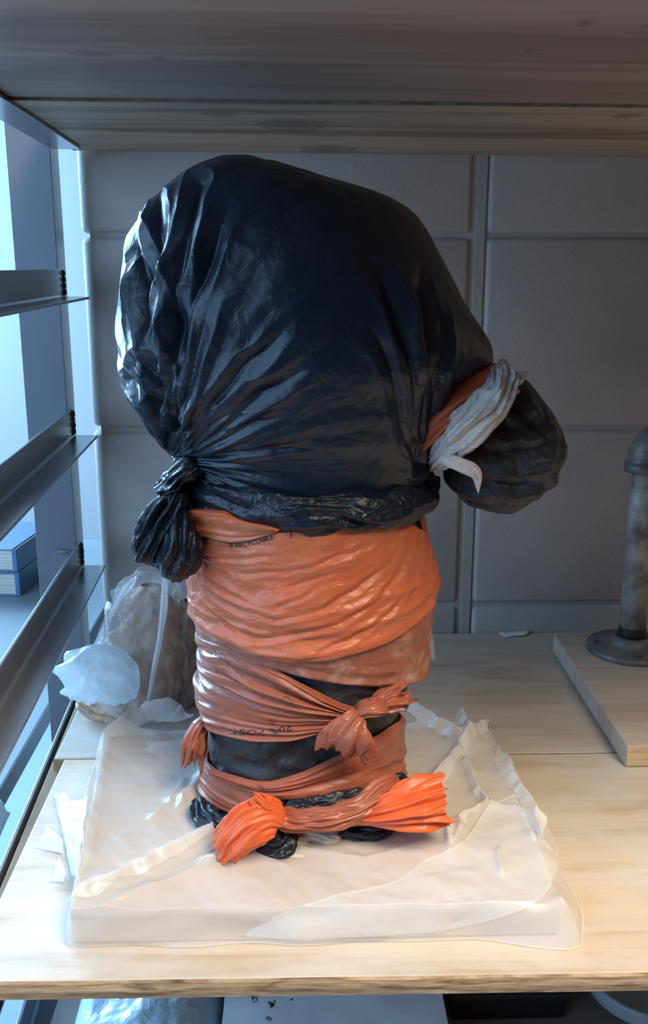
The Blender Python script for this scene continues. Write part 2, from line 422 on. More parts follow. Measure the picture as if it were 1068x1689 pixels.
# upper boards (their underside shows); the pair dips slightly to the right
ub_seam = at_z(500, 167, ZU)[1]
kn = []
for px, py, a, b2, zz in ((480, 203, 60, 10, 0), (540, 243, 50, 8, 0), (1033, 183, 26, 5, 0), (360, 186, 30, 5, 0)):
    c0 = at_z(px, py, ZU); cx = at_z(px+a, py, ZU); cy = at_z(px, py+b2, ZU)
    kn.append((c0[0], c0[1], abs(cx[0]-c0[0]), abs(cy[1]-c0[1])))
M['pine_up'] = wood('pine_underside_rear', (0.17, 0.10, 0.06), (0.46, 0.34, 0.24), (0.60, 0.46, 0.34), 11, (0.14, 2.2, 1), 0.55, knots=kn)
kn2 = []
for px, py, a, b2 in ((265, 99, 16, 5), (965, 34, 14, 7), (150, 92, 40, 5), (875, 80, 12, 4), (1062, 38, 8, 6)):
    c0 = at_z(px, py, ZU); cx = at_z(px+a, py, ZU); cy = at_z(px, py+b2, ZU)
    kn2.append((c0[0], c0[1], abs(cx[0]-c0[0]), abs(cy[1]-c0[1])))
M['pine_up_front'] = wood('pine_underside_front', (0.15, 0.085, 0.06), (0.36, 0.235, 0.18), (0.46, 0.315, 0.25), 8, (0.14, 1.8, 1), 0.5, knots=kn2)
ul = at_z(0, 155, ZU); ul2 = at_z(130, 243, ZU)
ud = (ul2[0]-ul[0])/(ul2[1]-ul[1])
def ux(y): return ul[0]+ud*(y-ul[1])-0.012
SAG = math.radians(0.45)
def sagged(t):
    t.rotation_euler = (0, SAG, 0)
    t.location.z -= t.location.x*math.tan(SAG)-0.0
def upper(poly, mat, label):
    t = board('shelf_board', poly, ZU, ZU+0.019, mat, label=label, bev=0.0018)
    sagged(t); return t
FU = 0.385
upper([(ux(ub_seam), ub_seam+0.0028), (XR, ub_seam+0.0028), (XR, WY-0.003), (ux(WY), WY-0.003)], M['pine_up'], 'knotty pale rear board of the upper shelf, seen from below')
UBR = bpy.data.objects[[o.name for o in bpy.data.objects if o.get('label', '').startswith('knotty')][0]]
UBR.location.z -= 0.0016
mb = MB(); mb.box((ux(ub_seam)+0.001, ub_seam+0.0016, ZU+0.0003), (XR, ub_seam+0.0034, ZU+0.018)); eb_ = mb.build('seam_shade_strip', M['cleat'], None)  # seam shade put in as a dark strip along the rear board
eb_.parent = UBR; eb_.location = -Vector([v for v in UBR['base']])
upper([(ux(FU), FU), (XR, FU), (XR, ub_seam-0.0028), (ux(ub_seam), ub_seam-0.0028)], M['pine_up_front'], 'brownish front board of the upper shelf, overhanging at the top')

# ------------------------------------------------------------------ steel rack on the left
RA = math.radians(2.5)
rack = empty('steel_rack', (0, 0, 0), RA)
tag(rack, 'dark steel shelving rack with angle iron rails along the left side', 'rack')
def R(p): return (p[0]*math.cos(RA)-p[1]*math.sin(RA), p[0]*math.sin(RA)+p[1]*math.cos(RA), p[2])
RX, FLW, FLH, FT, Y0, Y1 = -0.193, 0.027, 0.026, 0.0028, 0.30, 0.985
for zr in (0.512, 0.373, 0.235, 0.096, -0.043, -0.182):
    mb = MB()
    prof = [(RX, zr-FT), (RX+FLW, zr-FT), (RX+FLW, zr-0.0004), (RX+FT+0.002, zr), (RX+FT, zr+0.002), (RX+FT, zr+FLH), (RX, zr+FLH)]
    n = len(prof)
    vs = [R((x, Y0, z)) for x, z in prof]+[R((x, Y1+(0.018 if x > RX+0.01 else 0)*0, z)) for x, z in prof]
    mb.add(vs, [tuple(range(n)), tuple(range(2*n-1, n-1, -1))]+[(i, n+i, n+(i+1) % n, (i+1) % n) for i in range(n)])
    mb.build('rail', M['rust'], rack, bevel=0.0004)
    if -0.05 < zr < 0.5:
        w = MB(); rs = np.random.RandomState(int(zr*1000)+300)
        for k in range(4):
            zc = zr+0.004+k*0.006; vv, ff = [], []
            rr = 0.0045+0.001*rs.rand()
            for i in range(6):
                for j in range(8):
                    a, b3 = math.pi*i/5, 2*math.pi*j/8
                    vv.append(R((RX+0.001+rr*math.sin(a)*math.cos(b3), Y1-0.001+rr*0.7*math.sin(a)*math.sin(b3), zc+rr*0.9*math.cos(a))))
            for i in range(5):
                for j in range(8): ff.append((i*8+j, i*8+(j+1) % 8, (i+1)*8+(j+1) % 8, (i+1)*8+j))
            w.add(vv, ff)
        w.build('weld_bead', M['weld'], rack, smooth=True)
def post(xr, y):
    mb = MB(); a = 0.041; t = 0.0032
    prof = [(xr-a, y), (xr, y), (xr, y+a), (xr-t, y+a), (xr-t, y+t), (xr-a, y+t)]
    n = 6
    mb.add([R((x, yy, -0.95)) for x, yy in prof]+[R((x, yy, 0.75)) for x, yy in prof],
           [tuple(range(n-1, -1, -1)), tuple(range(n, 2*n))]+[(i, (i+1) % n, n+(i+1) % n, n+i) for i in range(n)])
    return mb.build('post', M['steel'], rack, bevel=0.0006)
post(RX-0.002, Y1)
def stud(z):                                  # short bolt ends on the post
    mb = MB(); c = R((RX-0.016, Y1-0.006, z)); mb.v = []; mb.f = []
    vv = []
    for i in range(2):
        for k in range(10):
            a = 2*math.pi*k/10; vv.append((c[0]-0.006+0.016*i, c[1]+0.0022*math.cos(a), c[2]+0.0022*math.sin(a)))
    mb.add(vv, [(k, (k+1) % 10, 10+(k+1) % 10, 10+k) for k in range(10)]+[tuple(range(9, -1, -1)), tuple(range(10, 20))])
    mb.build('bolt', M['galv'], rack, smooth=False)
stud(0.096+0.017); stud(-0.043+0.02)
mb = MB(); pl = [R((RX+0.0085, 0.46, 0)), R((RX+0.024, 0.46, 0)), R((RX+0.024, 0.99, 0)), R((RX+0.0085, 0.99, 0))]
mb.prism([(p[0], p[1]) for p in pl], -0.043, -TH-0.0006)
tag(mb.build('wooden_cleat', M['cleat'], bevel=0.001), 'narrow rough brown wood strip between rail and plywood shelf', 'cleat')

# ------------------------------------------------------------------ room beyond the rack
tt = empty('side_table', (-0.75, 1.25, -0.95)); tag(tt, 'pale blue grey table beyond the rack, under the books', 'table')
TZ = -0.125
mb = MB(); mb.box((-1.25, 0.55, TZ-0.025), (-0.315, 1.85, TZ)); mb.build('table_top', M['table'], tt, bevel=0.003)
for sx in (-1.2, -0.37):
    for sy_ in (0.6, 1.8):
        mb = MB(); mb.box((sx-0.02, sy_-0.02, -0.95), (sx+0.02, sy_+0.02, TZ-0.025)); mb.build('leg', M['steel'], tt, bevel=0.002)
# two books lying one on the other, spines to the right, fore edges towards us
bc = at_z(26, 984, TZ); BY = bc[1]; bx = bc[0]
def book(z0, hgt, xr, y0, depth, wid, rz, label):
    t = empty('book', (xr, y0, z0), rz)
    def L(p):
        c2, s2 = math.cos(rz), math.sin(rz); return (xr+p[0]*c2-p[1]*s2, y0+p[0]*s2+p[1]*c2, z0+p[2])
    mb = MB()
    mb.box((-wid, 0, 0), (0, depth, 0.003), L); mb.box((-wid, 0, hgt-0.003), (0, depth, hgt), L); mb.box((-0.006, 0, 0.0), (0.002, depth, hgt), L)
    mb.build('cover', M['book_blue'], t, bevel=0.0012)
    mb = MB(); mb.box((-wid+0.004, 0.003, 0.0032), (-0.0062, depth-0.003, hgt-0.0032), L); mb.build('page_block', M['page'], t)
    tag(t, label, 'book', 'books lying on the side table')
zb1 = (at_y(26, 945, BY)-at_y(26, 984, BY))[2]
zb2 = (at_y(26, 908, BY)-at_y(26, 946, BY))[2]
book(TZ, zb1, bx+0.006, BY, 0.17, 0.21, -0.10, 'blue covered thick book lying flat, lower of the two')
book(TZ+zb1, zb2, bx+0.004, BY+0.002, 0.17, 0.21, -0.12, 'blue covered thick book lying flat, upper of the two')
# ridged pale plastic tray
tr0 = at_z(52, 1312, TZ+0.02); tr1 = at_z(-6, 1446, TZ+0.02)
n, m2 = 60, 50; G = np.zeros((n, m2, 3))
u = np.linspace(0, 1, n)[:, None]; v = np.linspace(0, 1, m2)[None, :]
xr_ = np.maximum(-0.30, 0) if False else 0
G[..., 0] = tr0[0]-0.022-0.16*u+(tr1[0]-tr0[0])*v
G[..., 1] = tr0[1]+(tr1[1]-tr0[1])*v+0.02*u
G[..., 2] = TZ+0.022+0.004*np.sin(u*55)-0.02*sm(0.9, 1, v)-0.02*sm(0.06, 0, u)-0.02*sm(0.07, 0, v)
G[..., 2] += 0.0015*vnoise(stk([u*30+0*v, v*9+0*u, 0*u*v], -1), 3)
G[..., 2] = np.maximum(G[..., 2], TZ+0.0015)
tag(grid_obj('plastic_tray', G, M['clear_white'], solid=0.0015), 'pale cloudy ridged plastic tray at the lower left beyond the rail', 'tray')

# ------------------------------------------------------------------ things on the shelf below
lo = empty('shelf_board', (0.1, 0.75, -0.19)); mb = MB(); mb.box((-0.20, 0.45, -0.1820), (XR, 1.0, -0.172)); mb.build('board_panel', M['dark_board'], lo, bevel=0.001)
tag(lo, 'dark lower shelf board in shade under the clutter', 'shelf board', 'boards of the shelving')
ZL = -0.172
# white card box with pencil marks
c0 = at_z(370, 1672, -0.135); c1 = at_z(731, 1660, -0.135)
bxo = empty('card_box', ((c0[0]+c1[0])/2, 0.72, ZL)); tag(bxo, 'white card box with faint pencil marks below the shelf', 'box')
mb = MB(); mb.box((c0[0], 0.52, ZL), (c1[0], 0.86, -0.136)); mb.build('box_body', M['box'], bxo, bevel=0.0012)
mb = MB(); mb.box((c0[0]-0.001, 0.519, -0.1358), (c1[0]+0.001, 0.861, -0.1345)); mb.build('box_lid', M['box'], bxo, bevel=0.0004)
def pen(pts, r, name, mat, parent):
    P = cat(pts, max(8, len(pts)*5)); vv, ff = [], []
    for p in P:
        vv += [(p[0]-r, p[1]-r, p[2]), (p[0]+r, p[1]+r, p[2])]
    for i in range(len(P)-1): ff.append((2*i, 2*i+1, 2*i+3, 2*i+2))
    mb = MB(); mb.add(vv, ff); return mb
mk = MB()
rs = random.Random(5)
for px, py, s in ((447, 1653, 1.0), (450, 1659, .8), (443, 1679, .7), (419, 1648, .9), (480, 1649, .5)):
    pts = [at_z(px+s*rs.uniform(-6, 6), py+s*rs.uniform(-5, 5), -0.1343) for _ in range(6)]
    p = pen(pts, 0.0004, '', None, None); mk.add(p.v, p.f)
mk.build('pencil_marks', M['ink'], bxo)
# crumpled pale blue bag
def loft(rows, Yc, ry, n_u=160, n_v=120, depth_pow=0.5, front=1.0):
    """closed body from silhouette rows (py, x_left, x_right) standing on the plane Y = Yc"""
    rows = np.array(rows, float)
    L = np.array([at_y(r[1], r[0], Yc) for r in rows]); Rr = np.array([at_y(r[2], r[0], Yc) for r in rows])
    z = (L[:, 2]+Rr[:, 2])/2; xc = (L[:, 0]+Rr[:, 0])/2; rx = (Rr[:, 0]-L[:, 0])/2
    ryv = np.array([ry]*len(rows)) if np.isscalar(ry) else np.interp(np.linspace(0, 1, len(rows)), np.linspace(0, 1, len(ry)), ry)
    S = cat(stk([z, xc, rx, ryv], -1), n_v)
    return S
def body_pts(S, th):
    """S (nv,4) profile -> (nu,nv,3)"""
    z, xc, rx, ry = S.T
    G = np.zeros((len(th), len(S), 3))
    G[..., 0] = xc[None]+np.maximum(rx, 0.0005)[None]*np.cos(th)[:, None]
    G[..., 1] = np.maximum(ry, 0.0005)[None]*np.sin(th)[:, None]
    G[..., 2] = z[None]
    return G
def normals(G, closed=True):
    if closed: du = np.roll(G, -1, 0)-np.roll(G, 1, 0)
    else: du = np.gradient(G, axis=0)
    dv = np.gradient(G, axis=1)
    n = np.cross(du, dv); n /= np.linalg.norm(n, axis=-1, keepdims=True)+1e-9
    return n
def outward(G, closed=True):
    n = normals(G, closed); c = G.mean(axis=(0, 1))
    if ((G-c)*n).sum() < 0: n = -n
    return n
def lump(name, rows, Yc, ry, mat, parent, amp=0.004, freq=22, seed=1, n_u=150, n_v=110, extra=None, alpha_fold=0.002, zmin=ZT_+0.003):
    th = np.linspace(0, 2*np.pi, n_u, endpoint=False)
    S = loft(rows, Yc, ry, n_u, n_v)
    k = np.arange(len(S))/(len(S)-1)
    G = body_pts(S, th); G[..., 1] += Yc
    nrm = outward(G)
    d = amp*crumple(G, freq, 5, seed, 0.12)+alpha_fold*fbm(G*freq*1.3, 3, seed+9)
    if extra is not None: d = d+extra(G)
    G = G+nrm*(d*np.minimum(1, 8*np.minimum(k, 1-k)+0.15)[None])[..., None]
    G[..., 2] = np.maximum(G[..., 2], zmin)
    o = grid_obj(name, G, mat, parent, closed=True)
    return o, G
bg = empty('plastic_bag', (-0.1, 0.68, ZL)); tag(bg, 'crumpled pale blue plastic bag below the shelf, beside the white card box', 'bag')
p0 = at_z(110, 1689, -0.12); p1 = at_z(392, 1680, -0.12)
n, m2 = 150, 110; u = np.linspace(0, 1, n)[:, None]; v = np.linspace(0, 1, m2)[None, :]
G = np.zeros((n, m2, 3)); xa, xb = p0[0]-0.006, c0[0]-0.004
G[..., 0] = xa+(xb-xa)*u+0*v; G[..., 1] = 0.545+0.24*v+0*u
arch = np.sqrt(np.clip(1-(2*u-1)**4, 0, 1))*np.sqrt(np.clip(1-(2*v-1)**4, 0, 1))
G[..., 2] = ZL+0.001+0.052*arch
G[..., 2] += arch*(0.014*crumple(G*[1, 1, 0.2], 26, 8, 12)+0.002*fbm(G*45, 3, 5))
G[..., 2] = np.maximum(G[..., 2], ZL+0.0005)
grid_obj('bag_film', G, M['blue_bag'], bg)
# black bin and clear lid at the right
bn = empty('storage_bin', (0.22, 0.75, ZL)); tag(bn, 'black shallow storage bin in the dark below the shelf, beside the card box', 'bin')
q0 = at_z(752, 1660, -0.14); q1 = at_z(905, 1660, -0.14)
mb = MB(); mb.box((q0[0], 0.63, ZL), (q1[0]+0.02, 0.85, -0.15)); mb.build('bin_body', M['bin'], bn, bevel=0.003)
mb = MB(); mb.box((q0[0]-0.002, 0.627, -0.152), (q1[0]+0.022, 0.853, -0.146)); mb.build('rim', M['bin'], bn, bevel=0.002)
ld = at_z(1075, 1600, -0.145); mb = MB()
lr = abs(at_z(1075, 1684, -0.145)[1]-ld[1])
mb.lathe([(lr*0.995, 0), (lr, 0.002), (lr, 0.010), (lr*0.985, 0.012), (lr*0.95, 0.0125), (lr*0.90, 0.010), (0.001, 0.010)], (ld[0], ld[1], ZL+0.015), 72)
tag(mb.build('container_lid', M['lid'], smooth=True), 'round cloudy clear container lid below the shelf at the right', 'lid')

# ------------------------------------------------------------------ wrapped slab under the sculpture
ZT = 0.0215
q = [at_z(116, 1508, ZT), at_z(925, 1494, ZT), at_z(788, 1196, ZT), at_z(178, 1212, ZT)]   # front-left, front-right, rear-right, rear-left
sl = empty('wrapped_slab', tuple((np.mean(q, axis=0)*[1, 1, 0]).tolist()))
tag(sl, 'flat square slab wrapped in a thin white plastic bag under the sculpture', 'slab')
mb = MB(); mb.prism([(p[0], p[1]) for p in q], 0.0006, ZT); mb.build('board_core', M['slab'], sl, bevel=0.0015)
SW, SD = np.linalg.norm(q[1]-q[0]), np.linalg.norm(q[3]-q[0])
EX = ZT+0.004
def px_plane(pts, z=ZT): return [at_z(x, y, z)[:2] for x, y in pts]
def bil(a, b):
    return (q[0]*((1-a)*(1-b))[..., None]+q[1]*(a*(1-b))[..., None]+q[2]*(a*b)[..., None]+q[3]*((1-a)*b)[..., None])
RIDGES = [  # px polyline on the slab top, width m, height m
    ([(112, 1500), (240, 1438), (370, 1372)], 0.006, 0.0075),
    ([(150, 1512), (330, 1445), (470, 1375)], 0.009, 0.0040),
    ([(805, 1201), (766, 1237), (721, 1294), (690, 1330)], 0.0055, 0.0080),
    ([(766, 1262), (787, 1312), (802, 1336)], 0.0045, 0.0050),
    ([(832, 1252), (844, 1294), (873, 1336), (897, 1404), (927, 1431)], 0.007, 0.0065),
    ([(652, 1168), (715, 1204), (763, 1237)], 0.009, 0.0100),
    ([(760, 1180), (769, 1234)], 0.005, 0.0080),
    ([(802, 1336), (760, 1362), (751, 1404)], 0.005, 0.0045),
    ([(700, 1350), (735, 1365), (742, 1410)], 0.004, 0.0040),
    ([(820, 1405), (826, 1452)], 0.0035, 0.0025),
    ([(802, 1336), (850, 1345), (905, 1375)], 0.004, 0.0035),
    ([(290, 1345), (330, 1290), (345, 1262)], 0.005, 0.0045),
    ([(250, 1360), (290, 1320), (300, 1290)], 0.006, 0.0030),
    ([(240, 1240), (300, 1230), (345, 1236)], 0.008, 0.0040),
    ([(160, 1250), (230, 1190), (300, 1180)], 0.012, 0.0120),
    ([(300, 1180), (345, 1190)], 0.012, 0.0080),
    ([(165, 1235), (140, 1350), (118, 1480)], 0.007, 0.0050),
    ([(480, 1400), (600, 1425), (700, 1390)], 0.010, 0.0020),
    ([(330, 1440), (420, 1420), (480, 1436)], 0.006, 0.0025),
    ([(380, 1395), (330, 1430)], 0.005, 0.0028),
    ([(905, 1375), (945, 1470), (935, 1510)], 0.009, 0.0050),
]
RIDGES = [(px_plane(p), w, h) for p, w, h in RIDGES]
def cover_height(XY):
    P3 = np.concatenate([XY, np.zeros(XY.shape[:-1]+(1,))], -1)
    wv = XY+0.002*stk([vnoise(P3*90, 31), vnoise(P3*90, 32)], -1)
    h = 0.0021*(crumple(P3, 48, 7, 77, 0.12)+0.4)+0.0008*(crumple(P3, 110, 6, 78, 0.15)+0.4)
    for p, w, hh in RIDGES: h = h+ridge(wv, p, w*0.9, hh*1.35)
    return np.maximum(h, -0.0002)
nx, ny = 300, 260
ea = (EX+0.001)/SW; eb = (EX+0.001)/SD
A, B = np.meshgrid(np.linspace(-ea, 1+ea, nx), np.linspace(-eb, 1+eb, ny), indexing='ij')
def cover_points(A, B, lift):
    qa, qb = np.clip(A, 0, 1), np.clip(B, 0, 1)
    base = bil(qa, qb)
    ox, oy = (A-qa)*SW, (B-qb)*SD
    e = np.sqrt(ox*ox+oy*oy); e2 = np.maximum(np.abs(ox), np.abs(oy))
    nx_, ny_ = ox/(e+1e-9), oy/(e+1e-9)
    h = cover_height(base[..., :2])
    P = base.copy()
    out = 0.0035+0.0025*vnoise(stk([base[..., 0]*28, base[..., 1]*28, e*60], -1), 8)
    out = out+0.016*sm(0.9, 1.0, qa)*np.sin(math.pi*np.clip(qb, 0, 1))**0.7+0.006*sm(0.78, 1.0, qa)*sm(0.0, 0.5, qb)+0.006*sm(0.25, 0.0, qa)*sm(0.6, 1, qb)+0.010*sm(0.80, 1.0, qa)*sm(0.35, 0.0, qb)
    out = np.maximum(out, 0.0012)
    t = np.clip(e2/EX, 0, 1.6)
    rr = np.sin(np.clip(t, 0, 1)*math.pi/2)
    P[..., 0] += nx_*out*rr; P[..., 1] += ny_*out*rr
    flare = np.clip(t-1, 0, 1)
    P[..., 0] += nx_*flare*0.010; P[..., 1] += ny_*flare*0.010
    side = np.clip(t, 0, 1)
    P[..., 2] = ZT+0.0008+lift+h*(1-side)+0.0*e
    drop = (ZT+0.0004)*(side**1.15)
    P[..., 2] -= drop
    # shallow creases on the draped sides
    w = 0.0022*crumple(stk([base[..., 0], base[..., 1], e*1.5], -1), 34, 6, 55)
    P[..., 1] += ny_*w*np.sin(math.pi*np.clip(t, 0, 1)); P[..., 0] += nx_*w*np.sin(math.pi*np.clip(t, 0, 1))
    P[..., 2] = np.maximum(P[..., 2], 0.0009+lift*0.3)
    return P
grid_obj('plastic_cover', cover_points(A, B, 0.0), M['cover'], sl)
# second layer: bag front folded over, its slanting edge runs across the slab
edge_px = [(398, 1546), (470, 1512), (560, 1483), (640, 1464), (672, 1448), (702, 1424), (756, 1403), (800, 1345), (850, 1320), (905, 1330)]
ew = np.array(px_plane(edge_px))
def unbil(p):
    a = b = 0.5
    for _ in range(20):
        cur = bil(np.array(a), np.array(b))[:2]; J = stk([(q[1]-q[0])[:2]*(1-b)+(q[2]-q[3])[:2]*b, (q[3]-q[0])[:2]*(1-a)+(q[2]-q[1])[:2]*a], -1)
        da = np.linalg.solve(J, p-cur); a += da[0]; b += da[1]
    return a, b
eab = np.array([unbil(p) for p in ew]); eab = cat(eab, 160)
nv = 110; AA = np.zeros((160, nv)); BB = np.zeros((160, nv))
for i, (a, b) in enumerate(eab):
    f = i/159.0
    a1 = a+(1+0.8*ea-a)*(f**1.4); b1 = -0.85*eb*(1-f**2.5)+(b-0.03)*(f**2.5)
    s = np.linspace(0, 1, nv)
    AA[i] = a+(a1-a)*s; BB[i] = b+(b1-b)*s
G = cover_points(AA, BB, 0.0013)
G[:, 0, 2] -= 0.0008; G[:, 1, 2] += 0.0010
grid_obj('folded_layer', G, M['flap'], sl)
# gathered film along the main folds: doubled strips, hence whiter
def fold_strip(px, wid, seed, ends=0.15):
    C = cat(np.array(px_plane(px)), 120); T = np.gradient(C, axis=0); T /= np.linalg.norm(T, axis=1, keepdims=True)
    Nn = np.stack([-T[:, 1], T[:, 0]], -1); u = np.linspace(0, 1, 120)
    w = wid*np.clip(np.minimum(u, 1-u)/ends, 0.15, 1)*(1+0.35*vnoise(np.stack([u*6, 0*u, 0*u+seed], -1), seed))
    s = np.linspace(-1, 1, 15)
    XY = C[:, None]+Nn[:, None]*(w[:, None]*s[None])[..., None]
    XY = XY+0.0006*np.stack([vnoise(np.concatenate([XY*120, 0*XY[..., :1]], -1), seed+k) for k in (1, 2)], -1)
    z = ZT+0.0008+cover_height(XY)+0.0009*(1-s**2)[None]+0.0003
    G = np.concatenate([XY, z[..., None]], -1)
    grid_obj('film_fold', G, M['fold_film'], sl)
for px_, w_, s_ in (([(112, 1500), (240, 1438), (380, 1366)], .0055, 1), ([(805, 1201), (766, 1237), (700, 1320)], .0050, 2), ([(764, 1240), (770, 1270), (787, 1312), (802, 1338)], .0032, 3),
                    ([(820, 1235), (840, 1290), (870, 1336), (892, 1404)], .0060, 4), ([(668, 1172), (715, 1204), (765, 1238)], .0070, 5), ([(757, 1184), (769, 1236)], .0050, 6),
                    ([(795, 1338), (755, 1362), (748, 1404)], .0040, 7), ([(290, 1345), (330, 1290), (345, 1262)], .0050, 8), ([(175, 1240), (240, 1196), (320, 1192)], .0080, 9), ([(170, 1250), (148, 1350), (128, 1470)], .0050, 10),
                    ([(700, 1352), (738, 1366), (744, 1410)], .0028, 11), ([(330, 1440), (420, 1408), (500, 1420)], .0045, 12)):
    fold_strip(px_, w_, s_)
# loose bag corners hanging out at the left
def sheet(name, corners, mat, parent, amp=0.003, freq=45, seed=1, n=44, solid=0.0006, sag=0.0):
    c = np.array(corners, float)
    u = np.linspace(0, 1, n)[:, None, None]; v = np.linspace(0, 1, n)[None, :, None]
    G = c[0]*(1-u)*(1-v)+c[1]*u*(1-v)+c[2]*u*v+c[3]*(1-u)*v
    nr = np.cross(c[1]-c[0], c[3]-c[0]); nr /= np.linalg.norm(nr)
    if nr[2] < 0: nr = -nr
    d = amp*(crumple(G, freq, 7, seed)+0.15*fbm(G*freq*2, 3, seed))+sag*np.sin(np.pi*u[..., 0])*np.sin(np.pi*v[..., 0])
    G = G+nr*d[..., None]
    ed = 0.12*fbm(G*70, 3, seed+3)
    cen = G.mean(axis=(0, 1))
    rim = np.maximum(np.abs(u-0.5), np.abs(v-0.5))[..., 0]*2
    G = G+(G-cen)*(ed*sm(0.75, 1.0, rim))[..., None]
    return grid_obj(name, G, mat, parent, solid=solid)
sheet('bag_corner', [at_z(92, 1311, .006), at_z(142, 1318, .02), at_z(128, 1450, .012), at_z(116, 1440, .004)], M['scrap_film'], sl, 0.003, 45, 3)
sheet('bag_corner', [at_z(58, 1396, .003), at_z(78, 1362, .006), at_z(102, 1385, .008), at_z(106, 1410, .003)], M['scrap_film'], sl, 0.003, 60, 5)
sheet('bag_corner', [at_z(82, 1452, .003), at_z(98, 1415, .006), at_z(110, 1440, .006), at_z(106, 1456, .003)], M['scrap_film'], sl, 0.002, 70, 6)

# ------------------------------------------------------------------ the wrapped sculpture
YC = 0.655
bust = empty('wrapped_sculpture', (float(at_y(505, 1380, YC)[0]), YC, ZT+0.001))
tag(bust, 'clay figure wrapped in black and orange plastic bags standing on the white slab', 'sculpture')
# inner core: black bag round the torso
core_rows = [(800, 318, 690), (835, 310, 686), (870, 312, 690), (900, 319, 699), (950, 320, 707), (1000, 327, 704), (1040, 335, 696), (1090, 337, 686),
             (1130, 337, 670), (1165, 340, 658), (1200, 345, 656), (1250, 344, 658), (1275, 338, 658), (1290, 332, 655), (1296, 334, 652)]
CS = loft(core_rows, YC, 0.07, n_v=220)
CS[:, 3] = np.clip(CS[:, 2]*0.92, 0.02, 0.078)
CS[:, 0] = np.maximum(CS[:, 0], ZT+0.002+0.00001*np.arange(len(CS))[::-1])
CZ = CS[:, 0][::-1]
def core_at(z):
    return (np.interp(z, CZ, CS[::-1, 1]), np.interp(z, CZ, CS[::-1, 2]), np.interp(z, CZ, CS[::-1, 3]))
def core_pt(th, z, off=0.0):
    xc, rx, ry = core_at(z)
    return stk([xc+(rx+off)*np.cos(th), YC+(ry+off)*np.sin(th), z+0*th], -1)
th = np.linspace(0, 2*np.pi, 260, endpoint=False)
CG = body_pts(CS, th); CG[..., 1] += YC
core_bvh = BVHTree.FromPolygons([V(p) for p in CG.reshape(-1, 3)], [tuple(f) for f in grid_faces(260, 220, True).tolist()])
nr = outward(CG)
d = 0.0035*crumple(CG*[1, 1, 1.4], 64, 8, 21)+0.0010*fbm(CG*80, 3, 4)-0.001
kk = np.clip(np.minimum(np.arange(220), 219-np.arange(220))/8.0, 0.1, 1)
CG2 = CG+nr*(d*kk)[..., None]
grid_obj('inner_bag', CG2, M['black_haze'], bust, closed=True)
def px_core(x, y):
    """photo pixel -> (theta, z) on the torso"""
    r = ray(x, y); loc, n_, i_, ds = core_bvh.ray_cast(V(CAM), V(r).normalized())
    if loc is None:
        p = at_y(x, y, YC); xc = core_at(p[2])[0]
        return (-np.pi if p[0] < xc else 0.0), p[2]
    xc, rx, ry = core_at(loc[2])
    t = math.atan2((loc[1]-YC)/ry, (loc[0]-xc)/rx)
    if t > 0: t = -np.pi if t > np.pi/2 else 0.0
    return t, loc[2]
def edge_curve(pts):
    a = np.array([px_core(*p) for p in pts]); a[:, 1] = np.maximum(a[:, 1], ZT+0.0035); o = np.argsort(a[:, 0], kind='stable'); return a[o]
W1C = [([(400, 1044), (440, 1040), (500, 1025), (560, 1008), (620, 978), (660, 945), (690, 895)], .0034, .0034), ([(520, 1058), (570, 1040), (620, 1015), (660, 985), (682, 958)], .0030, .0032),
       ([(340, 985), (400, 998), (460, 1005), (530, 985), (590, 955), (640, 925), (668, 898)], .0032, .0030), ([(400, 938), (460, 930), (520, 918), (575, 900), (640, 880)], .0028, .0024), ([(460, 985), (500, 968), (522, 950)], .0024, .0022),
       ([(330, 1010), (380, 1030), (440, 1046)], .0030, .0030), ([(320, 960), (370, 975), (420, 985)], .0030, .0028), ([(330, 925), (390, 915), (450, 905)], .0026, .0022), ([(470, 955), (530, 935), (560, 930)], .0022, .0018), ([(420, 1072), (500, 1070), (580, 1050)], .0026, .0026)]
def w1_creases(TH, Z):
    P = core_pt(TH, Z, 0.005); X = P[..., [0, 2]]+0.0014*stk([vnoise(P*90, 61), vnoise(P*90, 62)]); d = 0
    for p, w, dp in W1C: d = d+crease(X, [at_y(x, y, YC-0.06)[[0, 2]] for x, y in p], w*0.62, dp*0.55)
    return d*(np.sin(TH) < 0.2)
